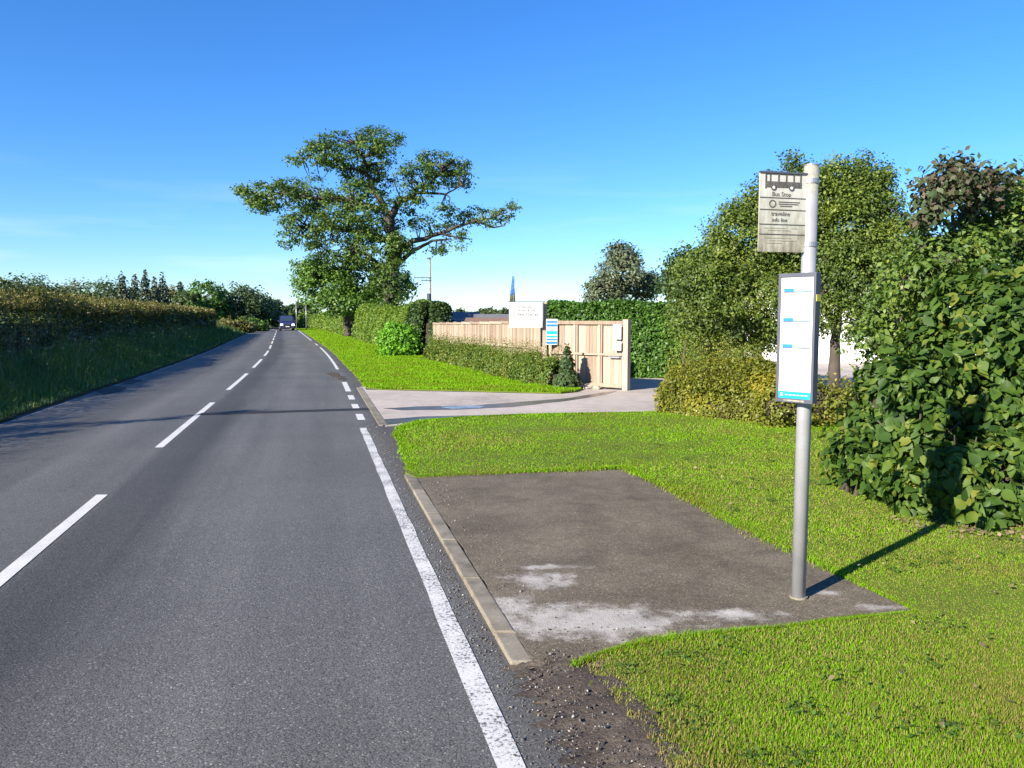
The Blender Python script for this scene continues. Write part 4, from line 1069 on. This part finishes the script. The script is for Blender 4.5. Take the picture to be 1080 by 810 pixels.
# ---- yellowish shrubs beyond the verge
yb = [tuple(gnd(u, v)[:2]) for u, v in ((724, 441), (765, 446), (812, 451))]
yb = [(x, y + .55) for x, y in yb]
ye, _ = hedge('hedge', 'straggly yellow-green shrub hedge at the back of the near verge', yb, 1.1, .98, 'yellowy', 80000, .055, inset=.40, lump=.2, foot=.04, expo=2.3, depth=.2)
shoots(ye, yb, .95, .55, 900, .75, 'yellowy', .055, .003)
b = gnd(868, 455)
bush('shrub', 'low yellow-green shrub just behind the bus stop pole', [((b.x, b.y + .5, .38), (.65, .5, .5)), ((b.x + .6, b.y + .5, .34), (.6, .5, .45)), ((b.x - .5, b.y + .35, .3), (.5, .4, .4))], 'yellowy', 420, 18, .14, .06)

# ---- trees behind the near verge
def px_lobes(D, items, dz=1.0):
    out = []
    for it in items:
        u, v, ru, rv = it[:4]; dd = it[4] if len(it) > 4 else 0.0
        Y = D + dd; c = at(u, v, Y); rx, rz = ru / FPX * Y, rv / FPX * Y
        out.append(((c.x, c.y, c.z), (rx, max(.5 * (rx + rz), .5 * rx) * dz, rz)))
    return out
def tree(name, label, basepx, D, lobes, mat, n_cl, per, cr, size, trunk_r, limbs=(), fill=.5, tw=.25, group=None, cat='tree', base=None, twr=.03, flat=.65, ragged=3):
    if base is None: q = at(basepx[0], 335, D); base = (q.x, D, 0)
    e = tag(empty(name, base), label, cat, group)
    src = []
    for i, (pts, r0, r1) in enumerate(limbs):
        P3 = [at(u, v, D + (dd[0] if dd else 0)) if not isinstance(u, Vector) else u for u, v, *dd in pts]
        if i == 0: P3 = [Vector(base)] + P3
        o, Q = limb(e, P3, r0, r1, 'trunk' if i == 0 else 'branch', wig=r0 * (.07 if r0 < .3 else .2))
        src += Q
    if not limbs:
        top = np.array(max(lobes, key=lambda l: l[1][0])[0]); o, Q = limb(e, [Vector(base), Vector(base).lerp(Vector(top), .5), Vector(top)], trunk_r, trunk_r * .35, 'trunk', wig=trunk_r * .2); src += Q
        for l in lobes:
            o, Q = limb(e, [Vector(e.location) + src[len(src) // 2] if False else Vector(base).lerp(Vector(top), .45), Vector(l[0])], trunk_r * .5, trunk_r * .15, 'branch', 6, wig=trunk_r * .25); src += Q
    if ragged:
        sat = []
        for c, r in lobes:
            for _ in range(ragged):
                d = ball(1)[0]; d[2] = abs(d[2]) * .9 - .15; f = rng.uniform(.16, .34)
                sat.append((tuple(np.array(c) + d * np.array(r) * rng.uniform(.95, 1.18)), tuple(np.array(r).mean() * f * np.array([1, 1, .75]))))
        lobes = list(lobes) + sat
    P, N, cl = crown_points(lobes, n_cl, per, cr, fill, flat); k = P[:, 2] > .05
    leaves('crown', P[k], N[k], size, M[mat], e, kind='stuff')
    if tw > 0: twigs(e, src, cl, tw, twr)
    return e
LA = px_lobes(17.5, [(785, 262, 50, 48), (742, 320, 32, 58, -.4), (815, 325, 48, 46, -.5), (775, 345, 48, 36, -.3), (838, 260, 40, 56, .5), (760, 290, 36, 40), (735, 285, 16, 18, .2), (800, 222, 24, 18, .3), (778, 228, 14, 14), (830, 215, 16, 22, .2), (812, 196, 7, 16, .4), (790, 208, 6, 14), (845, 195, 10, 26, .6), (838, 172, 6, 10, .6), (755, 250, 10, 14), (722, 335, 12, 30)])
tree('broadleaf_tree', 'rounded olive-green tree left of the timetable case', (803, 0), 17.5, LA, 'holly', 1700, 44, .24, .066, .07, limbs=[([(803, 400), (800, 360), (795, 310)], .07, .04), ([(801, 365), (775, 330), (750, 300)], .045, .02), ([(797, 330), (820, 290), (835, 250)], .045, .02), ([(796, 315), (788, 270), (795, 225)], .04, .015)], fill=.35, tw=.10, twr=.010)
LB = px_lobes(16.5, [(900, 240, 36, 44), (915, 285, 44, 44, -.4), (875, 280, 34, 48, .2), (902, 205, 26, 22, .1), (850, 240, 26, 55, .8), (945, 262, 28, 34, -.6), (925, 215, 18, 28), (880, 205, 14, 26), (908, 182, 9, 16, .1), (930, 190, 8, 18), (884, 182, 6, 14), (866, 188, 6, 14, .5), (940, 232, 10, 16), (872, 322, 14, 10, -.3), (905, 325, 14, 12, -.3), (898, 348, 12, 10, -.4), (868, 345, 7, 8, -.4), (856, 215, 18, 34, .3), (840, 232, 18, 30, .2)])
tree('broadleaf_tree', 'yellowish green tree with dark trunk right of the bus stop pole', (880, 0), 16.5, LB, 'holly', 1700, 44, .23, .064, .16, limbs=[([(880, 400), (881, 360), (886, 320), (895, 270)], .17, .05), ([(881, 350), (868, 310), (850, 250)], .09, .03), ([(884, 330), (910, 300), (925, 280)], .08, .03), ([(888, 300), (905, 230), (905, 195)], .07, .02)], fill=.35, tw=.12, twr=.010)
LC = px_lobes(19.0, [(722, 282, 20, 20), (712, 300, 12, 14, .2)])
tree('broadleaf_tree', 'small dark tree top showing left of the rounded olive tree', (724, 0), 19.5, LC, 'hedge_d', 130, 26, .25, .10, .06, fill=.3, tw=.2, twr=.012)

tree('sapling', 'slender sapling growing up out of the long left hedge', None, 9.0, LSp, 'left_hedge', 150, 16, .16, .075, .035, fill=.2, tw=.3, twr=.008, base=(sx_, sy_, 0), ragged=1)

# ---- the big shrub at the right edge
def broad_shrub():
    lobes = [(c, (r[0], max(.45, r[0] * .85), r[2])) for c, r in
             px_lobes(7.6, [(1050, 445, 78, 105), (968, 455, 52, 78, -.2), (1012, 508, 62, 62, -.65), (1082, 365, 52, 72, .1), (938, 425, 34, 56, .9), (918, 465, 26, 36, .6), (1078, 518, 58, 64, -.75), (1010, 400, 44, 46, .3), (905, 480, 16, 18, .2), (1070, 305, 34, 32, .4), (985, 370, 28, 30, .6), (1035, 340, 32, 34, .4)])]
    e = tag(empty('broadleaf_shrub', (4.9, 7.6, 0)), 'large-leaved dark green shrub bulging over the grass at right', 'shrub')
    P, N = [], []
    vol = np.array([r[0] * r[1] + r[0] * r[2] + r[1] * r[2] for c, r in lobes]); cnt = rng.multinomial(31000, vol / vol.sum())
    for (c, r), k in zip(lobes, cnt):
        c, r = np.array(c), np.array(r); d = ball(k); q = c + d * r
        lump_ = .11 * wob(q, 2.4, 0) + .10 * wob(q, 5.5, 1) + .05 * wob(q, 11.0, 2) - np.abs(rng.normal(size=k)) * .15
        q = q + unit(d / r) * lump_[:, None]
        ok = q[:, 2] > .06
        for (c2, r2) in lobes:
            if tuple(c2) == tuple(c): continue
            ok &= (((q - np.array(c2)) / np.array(r2)) ** 2).sum(1) > .80
        P.append(q[ok]); N.append(unit(d / r)[ok])
    P, N = np.concatenate(P), np.concatenate(N)
    # arching sprays that break the outline
    pick = rng.choice(len(P), 260, replace=False); per = 9; f = np.tile(np.linspace(.1, 1, per), len(pick))
    dirn = unit(N[pick] + rng.normal(size=(len(pick), 3)) * .45 + np.array([0, 0, .55])); ln_ = rng.uniform(.14, .42, len(pick))
    q = np.repeat(P[pick], per, 0) + np.repeat(dirn * ln_[:, None], per, 0) * f[:, None] + rng.normal(size=(len(pick) * per, 3)) * .035
    q[:, 2] -= .10 * f ** 2; P = np.concatenate([P, q]); N = np.concatenate([N, np.repeat(N[pick], per, 0)])
    gp = P[:, 2] > .07; P, N = P[gp], N[gp]
    Nn = N * .75 + np.array([0, -.1, .40]) + rng.normal(size=N.shape) * .50
    sz = np.clip(.088 * rng.lognormal(0, .34, len(P)), .04, .14); R = frames(Nn, droop=.9)
    # the 300 leaves that show largest are pieces of their own
    inframe = (np.abs(P[:, 0] / P[:, 1]) < .635) & (P[:, 1] < 8.3)
    vdir = unit(np.array([0, 0, CAM_H]) - P); facing = np.abs((R[:, :, 2] * vdir).sum(1)); outer = (N * vdir).sum(1) > .15
    score = np.where(inframe & outer, sz * (.4 + facing) / P[:, 1], 0)
    top = np.argsort(-score)[:300]; rest = np.ones(len(P), bool); rest[top] = False
    s3 = sz[:, None] * np.stack([rng.uniform(.75, 1.15, len(P)), np.ones(len(P)), rng.uniform(-.5, 3.0, len(P))], 1)
    V, F = spread(LEAF_BROAD, P[rest], R[rest], s3[rest]); o = link('foliage', mesh_np('foliage', V - np.array(e.location), F), M['hazel'], e); o['kind'] = 'stuff'
    lm = mesh_np('leaf', *LEAF_BROAD); lm.materials.append(M['hazel'])
    for i in top:
        o = link('leaf', lm, None, e)
        Mx = Matrix([list(R[i][a]) + [0] for a in range(3)] + [[0, 0, 0, 1]])
        o.matrix_local = Matrix.Translation(Vector(P[i]) - Vector(e.location)) @ Mx @ Matrix.Diagonal((*[float(x) for x in s3[i]], 1))
    # inner wood
    mb = MB(); c0 = Vector(e.location)
    for (c, r) in lobes:
        for k in range(9):
            d = ball(1)[0]; d[2] = abs(d[2]); tip = np.array(c) + d * np.array(r) * .88
            mb.tube([(c[0] - c0.x + rng.normal() * .1, c[1] - c0.y + rng.normal() * .1, 0), (c[0] - c0.x + d[0] * .3 * r[0], c[1] - c0.y + d[1] * .3 * r[1], c[2] * .8), (tip[0] - c0.x, tip[1] - c0.y, max(.1, tip[2]))], [.028, .016, .006], 5)
    tag(mb.build('stems', M['bark'], e, smooth=True), kind='stuff')
    cm = MB()
    for (cc, rr) in lobes:
        b0 = len(cm.v)
        for a in range(7):
            ph = math.pi * a / 6
            for b_ in range(12):
                t = 2 * math.pi * b_ / 12; q = np.array(cc) + np.array(rr) * .48 * np.array([math.sin(ph) * math.cos(t), math.sin(ph) * math.sin(t), math.cos(ph)])
                cm.v.append((q[0] - c0.x, q[1] - c0.y, max(.02, q[2])))
        for a in range(6):
            for b_ in range(12): cm.f.append((b0 + a * 12 + b_, b0 + a * 12 + (b_ + 1) % 12, b0 + (a + 1) * 12 + (b_ + 1) % 12, b0 + (a + 1) * 12 + b_))
    tag(cm.build('inner_core', M['twig'], e), kind='stuff')  # solid hidden filler behind the large leaves
    return e
broad_shrub()
LS = px_lobes(9.6, [(1000, 300, 52, 52), (1062, 252, 56, 58), (1110, 235, 60, 60, .3), (955, 330, 40, 50, .5), (975, 280, 26, 24), (1030, 245, 24, 26), (1078, 205, 22, 20), (930, 360, 30, 40, .8), (1010, 262, 16, 16), (1002, 278, 44, 34, -.5), (975, 262, 18, 18, -.4), (1035, 262, 28, 24, -.5), (960, 300, 24, 26, -.2)])
LS = LS + [((7.1, 8.0, 1.6), (1.2, 1.1, 1.5)), ((8.3, 7.2, 1.5), (1.3, 1.2, 1.45)), ((9.6, 6.2, 1.4), (1.2, 1.2, 1.4))]
bush('tall_shrub', 'tall yellow-green shrub rising behind the large-leaved shrub', LS, 'tall', 3300, 20, .17, .070, core=.42)
LCp = px_lobes(9.0, [(1005, 188, 32, 20), (985, 212, 24, 18), (1032, 205, 22, 18, .2), (972, 230, 16, 9), (1050, 190, 10, 8), (1062, 182, 7, 6)])
tree('coppery_tree', 'coppery purple leaved treetop above the shrubs at right', (1005, 0), 9.4, LCp, 'copper', 300, 8, .15, .082, .05, limbs=[([(1008, 330), (1007, 260), (1003, 205)], .05, .015), ([(1007, 250), (990, 225), (980, 212)], .02, .008), ([(1006, 240), (1025, 215), (1035, 202)], .02, .008), ([(1004, 225), (1040, 200), (1060, 184)], .014, .005)], fill=.15, tw=.5, twr=.005)
wc = []
while len(wc) < 120:
    q = np.array([rng.uniform(.3, 4.5), 2.7 + 8 * rng.random() ** 1.5, ZV + .01])
    if in_poly(q[None], near_poly)[0] and not in_poly(q[None], pad_poly)[0]: wc.append(q)
wc = np.array(wc); wr = rng.uniform(.02, .10, len(wc)); wq = np.repeat(wc, 26, 0) + rng.normal(size=(len(wc) * 26, 3)) * np.repeat(wr, 26)[:, None] * np.array([1, 1, .12]) + np.array([0, 0, .012])
Vs, Fs = spread(LEAF4, wq, frames(rng.normal(size=wq.shape) * .35 + np.array([0, 0, 1.0])), rng.uniform(.014, .034, len(wq)))
tag(link('small_weeds', mesh_np('small_weeds', Vs, Fs), M['weed']), 'small clover and weed patches in the near verge', 'weeds', kind='stuff')
dl = np.array([q for q in np.stack([rng.uniform(.3, 5, 900), rng.uniform(2.7, 12, 900), np.full(900, ZV + .03)], 1) if in_poly(q[None], near_poly)[0]]); dl = dl[rng.random(len(dl)) < np.clip((dl[:, 0] - .3) * .22, .12, .8)]
Vs, Fs = spread(LEAF4, dl, frames(rng.normal(size=dl.shape) * .5 + np.array([0, 0, 1.0])), rng.uniform(.015, .05, len(dl)))
tag(link('fallen_leaves', mesh_np('fallen_leaves', Vs, Fs), M['dead']), 'dry fallen leaves scattered over the near verge', 'leaf litter', kind='stuff')
# low litter of dry leaves below the shrub
ln = 700; Pq = np.stack([rng.uniform(3.2, 4.6, ln), rng.uniform(5.7, 7.0, ln), np.full(ln, ZV + .012)], 1); kp = np.abs((Pq[:, 1] - 6.35) + .25 * (Pq[:, 0] - 3.8)) < .28
V, F = spread(LEAF4, Pq[kp], frames(rng.normal(size=(kp.sum(), 3)) * .4 + np.array([0, 0, 1])), rng.uniform(.02, .06, kp.sum()))
tag(link('leaf_litter', mesh_np('leaf_litter', V, F), M['dead']), 'dry leaf litter under the large-leaved shrub', 'leaf litter', kind='stuff')

# ================================================================== THE OAK AND FAR TREES
OD = 70.0
LO = px_lobes(OD, [(375, 163, 44, 28), (345, 160, 26, 18, -2), (405, 150, 22, 16, 2), (312, 168, 13, 6, -1), (296, 206, 40, 17, -2), (330, 205, 30, 20, 2), (275, 216, 20, 10, -3),
                   (325, 238, 40, 20, -3), (306, 256, 9, 7, -1), (380, 215, 36, 26, -3), (350, 225, 30, 24, 3), (385, 192, 28, 20, 2), (462, 180, 34, 22, 1), (440, 190, 22, 22, -2), (486, 185, 16, 18, 2),
                   (452, 236, 24, 11, 0), (478, 236, 15, 8, 1), (514, 232, 12, 7, 0), (470, 222, 12, 7, -1), (462, 262, 12, 6, 0), (490, 262, 9, 4, 0), (500, 226, 18, 8, 2), (530, 228, 15, 8, 1), (540, 218, 6, 7, 1), (480, 250, 14, 6, 0), (385, 262, 42, 24, -2), (420, 262, 14, 20, -3), (412, 305, 24, 34, -3), (360, 265, 34, 18, 2), (395, 238, 28, 18, 1), (430, 215, 16, 12, 0)], .9)
oak_l = [([(412, 330), (415, 290), (415, 255), (410, 228)], .95, .48),
         ([(411, 235), (398, 205), (385, 180), (376, 152)], .42, .10), ([(411, 230), (425, 210), (445, 203), (466, 180)], .38, .10), ([(400, 222), (372, 212), (335, 208), (290, 205), (262, 214)], .36, .06),
         ([(416, 268), (435, 255), (462, 246), (500, 234), (535, 224)], .34, .05), ([(418, 280), (436, 264), (456, 254), (474, 252)], .26, .06), ([(412, 255), (385, 245), (350, 240), (318, 240)], .30, .07),
         ([(388, 185), (360, 172), (330, 166), (308, 168)], .16, .04), ([(445, 203), (470, 205), (488, 195)], .15, .04), ([(462, 246), (482, 250), (496, 252)], .12, .04), ([(505, 234), (520, 240), (532, 238), (540, 222)], .10, .03), ([(412, 290), (395, 275), (375, 262)], .25, .08)]
tree('oak_tree', 'tall spreading old oak with bare right-hand limbs above the hedge', (412, 0), OD, LO, 'oak', 1450, 30, .48, .22, .9, limbs=oak_l, fill=.35, tw=.45, twr=.045, flat=.5)
LBt = px_lobes(73.0, [(345, 300, 36, 28), (385, 300, 40, 28, 1), (330, 288, 22, 18, -1), (365, 318, 40, 16, -1), (405, 315, 22, 18, 1)])
tree('broadleaf_tree', 'bushy bright green tree standing in front of the oak trunk', (366, 0), 73.0, LBt, 'lush', 620, 34, .55, .25, .32, limbs=[([(366, 338), (366, 322), (368, 305)], .36, .2), ([(366, 325), (350, 312), (340, 298)], .16, .05), ([(367, 322), (382, 310), (390, 298)], .16, .05)], fill=.4, tw=.2, twr=.04)
LE = px_lobes(60.0, [(655, 290, 26, 28), (640, 305, 20, 16, -1), (678, 302, 18, 16, 1), (656, 270, 16, 14, 0), (690, 300, 8, 14, 0), (625, 308, 9, 12, 0)])
tree('broadleaf_tree', 'grey-green rounded tree rising behind the conifer hedge', (655, 0), 60.0, LE, 'grey_tree', 420, 26, .5, .22, .25, fill=.35, tw=.3, twr=.035)

# ---- trees beyond the left hedge
def far_tree(u, v, ru, D, mat, label, n_cl=150, kind='broadleaf_tree'):
    ru *= 1.2; v += 7; n_cl = int(n_cl * 1.7); top = at(u, v, D).z; r = ru / FPX * D; q = at(u, 335, D)
    hc = top - r * .75; lobes = [((q.x, D, max(r * .8, hc)), (r, r, r * .75)), ((q.x - r * .45, D - r * .3, hc * .72), (r * .62, r * .6, hc * .42)), ((q.x + r * .5, D + .2 * r, hc * .68), (r * .58, r * .6, hc * .40)), ((q.x + .1 * r, D - .5 * r, hc * .5), (r * .8, r * .6, hc * .42))]
    return tree(kind, label, None, D, lobes, mat, n_cl, 26, r * .22, .0042 * D * .85, max(.15, .03 * top), fill=.35, tw=.1, twr=.05, base=(q.x, D, 0), group='trees beyond the left hedge', ragged=1)
fl_names = ['low rounded tree at the left end of the tree line behind the left hedge', 'broad grey-green tree second from left behind the left hedge', 'dense green tree just left of the pointed conifers', 'pale reddish tree right of the pointed conifers',
            'small bushy tree between the conifers and the domed trees', 'left one of the two big domed trees by the bend', 'right one of the two big domed trees by the bend', 'tree stepping down right of the domed trees', 'small dark tree nearest the bend of the road', 'lowest dark tree just left of the van']
for i, (u, v, ru, D, mt, nc) in enumerate(((35, 309, 30, 120, 'far_dec', 170), (85, 289, 26, 125, 'grey_tree', 150), (118, 288, 26, 120, 'far_dec', 170), (180, 293, 20, 128, 'brown_tip', 110), (198, 299, 16, 118, 'far_dec', 110), (215, 290, 20, 120, 'lush', 150), (252, 291, 25, 126, 'far_dec', 190), (272, 303, 18, 132, 'far_dec', 140), (287, 307, 13, 140, 'far_dec', 110), (296, 315, 10, 155, 'far_dec', 90))):
    far_tree(u, v, ru, D, mt, fl_names[i], nc)
con_names = ['leftmost pointed conifer beyond the left hedge', 'second pointed conifer beyond the left hedge', 'tallest pointed conifer beyond the left hedge', 'fourth pointed conifer beyond the left hedge', 'rightmost pointed conifer beyond the left hedge', 'sharp little conifer left of the pale reddish tree']
for i, (u, v, D, r) in enumerate(((128, 284, 118, 1.7), (142, 287, 122, 1.8), (152.5, 281, 116, 1.5), (163, 290, 120, 1.6), (171, 286, 124, 1.7), (190, 294, 126, 1.4))):
    q = at(u, v, D); conifer('pine_tree', con_names[i], (q.x, D, 0), q.z, r * 1.25, 'far_con', .42, 1500, 'conifers beyond the left hedge', 'tree', kind='stuff')
for i, (u, v, ru, D) in enumerate(((322, 318, 12, 190), (308, 322, 9, 210), (515, 325, 14, 190), (500, 329, 12, 200), (532, 327, 14, 185), (484, 326, 8, 150))):
    top = at(u, v, D).z; q = at(u, 335, D); r = ru / FPX * D
    tree('broadleaf_tree', ['dark distant tree just right of the van', 'low distant tree right above the van', 'far tree behind the dark roofs, middle one', 'far low tree behind the dark roofs, left of middle', 'far low tree behind the sign board', 'small far tree at the left end of the dark roofs'][i], None, D, [((q.x, D, top * .6), (r, r, top * .42))], 'far_dec', 70, 24, r * .22, .0042 * D * .8, .2, fill=.35, tw=0, base=(q.x, D, 0), group='far trees on the right')
# brush by the bend on the left
for i, (u, v, Y, mt, lab) in enumerate(((244, 347, 92, 'brown_tip', 'brown scrubby bush at the end of the left hedge'), (262, 345, 104, 'lush', 'green rounded bush by the left bend'), (288, 344, 150, 'bright', 'bright green bush straight behind the van'))):
    q = at(u, 335, Y); bush('shrub', lab, [((q.x, Y, .8), (1.8, 1.4, .95)), ((q.x - 1.3, Y - .5, .5), (1.3, 1.2, .7)), ((q.x + 1.3, Y + .5, .6), (1.3, 1.2, .8))], mt, 110, 22, .45, .34)

# ================================================================== BUILDINGS
def windows(parent, xs, z, w, h, y):
    for x in xs:
        f = MB().box((x, y - .02, z), (w, .05, h)).build('window', M['sign_white'], parent); MB().box((x, y - .05, z), (w - .14, .03, h - .14)).build('pane', M['glass_dark'], f)
house = tag(empty('white_house', (14.6, 31, 0)), 'white rendered house half hidden behind the trees at right', 'house')
MB().box((0, 3, 1.6), (7.6, 6, 3.2)).build('wall', M['white_wall'], house)
rf = MB(); rf.face([(-4.1, -.4, 3.15), (4.1, -.4, 3.15), (4.1, 3, 5.2), (-4.1, 3, 5.2)]); rf.face([(4.1, 6.4, 3.15), (-4.1, 6.4, 3.15), (-4.1, 3, 5.2), (4.1, 3, 5.2)]); rf.face([(-4.1, -.4, 3.15), (-4.1, 3, 5.2), (-4.1, 6.4, 3.15)]); rf.face([(4.1, -.4, 3.15), (4.1, 6.4, 3.15), (4.1, 3, 5.2)])
rf.face([(-4.1, -.4, 3.14), (-4.1, 6.4, 3.14), (4.1, 6.4, 3.14), (4.1, -.4, 3.14)])
rf.build('roof', M['slate'], house); windows(house, (1.4, 2.9), 1.7, 1.0, 1.1, -.0)
def barn(u0, u1, vt, D, wall, roof, label, ridge=.9, z_e=None, depth=8):
    a, b = at(u0, 335, D), at(u1, 335, D); w = b.x - a.x; zt = at(u0, vt, D).z; e = tag(empty('barn', ((a.x + b.x) / 2, D, 0)), label, 'barn'); ze = zt - ridge
    MB().box((0, depth / 2, ze / 2), (w, depth, ze)).build('wall', M[wall], e)
    r = MB(); r.face([(-w / 2 - .2, -.3, ze), (w / 2 + .2, -.3, ze), (w / 2 + .2, depth / 2, zt), (-w / 2 - .2, depth / 2, zt)]); r.face([(w / 2 + .2, depth + .3, ze), (-w / 2 - .2, depth + .3, ze), (-w / 2 - .2, depth / 2, zt), (w / 2 + .2, depth / 2, zt)])
    for s in (-1, 1): r.face([(s * (w / 2 + .2), -.3, ze), (s * (w / 2 + .2), depth / 2, zt), (s * (w / 2 + .2), depth + .3, ze)])
    r.face([(-w / 2 - .2, -.3, ze - .02), (-w / 2 - .2, depth + .3, ze - .02), (w / 2 + .2, depth + .3, ze - .02), (w / 2 + .2, -.3, ze - .02)])
    r.build('roof', M[roof], e); return e
barn(476, 502, 328.5, 75, 'barn', 'slate', 'long dark slate roofed barn behind the timber fence', 1.2)
barn(500, 540, 331, 68, 'barn', 'slate', 'lower dark roofed barn left of the sign board', .8)
barn(493, 541, 335, 40, 'wood', 'brown_roof', 'low shed with brown roof edge just behind the fence', .35, depth=4)

# ================================================================== POLES AND VAN
q = at(454, 335, 110)
tp = tag(empty('telegraph_pole', (q.x, 110, 0)), 'wooden telegraph pole with cross arms right of the oak', 'pole')
zt = at(454, 271, 110).z
MB().tube([(0, 0, 0), (0, 0, zt)], [.17, .12], 10).build('pole', M['pole_wood'], tp, smooth=True)
for z, w in ((zt - .25, .6), (at(454, 293, 110).z, 2.4), (at(454, 296, 110).z, 1.4)):
    MB().box((-w / 2 + .2, -.15, z), (w, .1, .11)).build('cross_arm', M['bark'], tp)
    for x in (-w + .3, -w / 2 + .2): MB().tube([(x, -.15, z + .05), (x, -.15, z + .2)], .04, 6).build('insulator', M['glass_dark'], tp)
MB().box((-.25, -.2, at(454, 313, 110).z), (.35, .35, .9)).build('transformer_box', M['dark_metal'], tp)
for u, v, Y, lab in ((312.2, 318, 116, 'thin pale post just right of the van'), (322.6, 320, 112, 'thin post with dark foot at the far verge')):
    q = at(u, v, Y); e = tag(empty('roadside_post', (q.x, Y, 0)), lab, 'post', 'thin posts at the far verge')
    MB().tube([(0, 0, 0), (0, 0, q.z)], .055, 8).build('upper_pole', M['grey_metal'], e, smooth=True)
    MB().tube([(0, 0, .0), (0, 0, 1.25)], .085, 8).build('foot', M['dark_metal'], e)
    MB().box((.0, -.02, q.z + .02), (.16, .16, .06)).build('cap', M['dark_metal'], e)

def van():
    Y = 112.0; p = rp(Y, 1.45); t = tang(Y)
    e = tag(empty('van', (p.x, p.y, 0.0)), 'dark blue van driving towards us with headlights on', 'van')
    e.rotation_euler = (0, 0, math.atan2(t.y, t.x) - math.pi / 2)          # local -y faces the camera
    prof = [(-2.35, .35), (-2.40, .75), (-2.25, 1.02), (-1.55, 1.22), (-.85, 1.92), (-.5, 2.02), (2.2, 2.0), (2.35, 1.8), (2.38, .40)]
    b = MB(); n = len(prof)
    def half(z): return .97 if z < 1.25 else .97 - .16 * (z - 1.25) / .75
    for s in (-1, 1): b.v += [(s * half(z), y, z) for y, z in prof]
    b.f.append(tuple(range(n))); b.f.append(tuple(range(2 * n - 1, n - 1, -1)))
    for i in range(n): b.f.append((i, (i + 1) % n, n + (i + 1) % n, n + i))
    b.build('body', M['van_blue'], e, bevel=.05)
    ws = MB(); ws.face([(-.80, -1.52, 1.27), (.80, -1.52, 1.27), (.74, -.90, 1.89), (-.74, -.90, 1.89)])
    o = ws.build('windscreen', M['glass_dark'], e); o.location = (0, -.045, .03)
    for s in (-1, 1):
        MB().box((s * .76, -2.37, .80), (.34, .12, .22)).build('headlight', M['headlight'], e, bevel=.02)
        MB().box((s * 1.10, -1.35, 1.32), (.22, .10, .26)).build('wing_mirror', M['black'], e, bevel=.03)
        sw = MB(); sw.face([(s * .96, -1.25, 1.30), (s * .96, -.2, 1.30), (s * .88, -.3, 1.82), (s * .88, -.75, 1.82)]); sw.build('side_window', M['glass_dark'], e).location = (s * .02, 0, 0)
        for y in (-1.55, 1.45):
            w = MB().tube([(s * .75, y, .33), (s * .98, y, .33)], .33, 18).build('wheel', M['tyre'], e); MB().tube([(s * .985, y, .33), (s * 1.0, y, .33)], .19, 14).build('rim', M['grey_metal'], w)
    MB().box((0, -2.40, .80), (.95, .08, .16)).build('grille', M['black'], e); MB().box((0, -2.43, .55), (.52, .04, .12)).build('number_plate', M['sign_white'], e)
    MB().box((0, -2.38, .38), (1.80, .12, .16)).build('bumper', M['black'], e)
    for y in (-.3, 1.0): MB().box((0, y, 2.10), (1.35, .06, .06)).build('roof_bar', M['black'], e)
    return e
van()
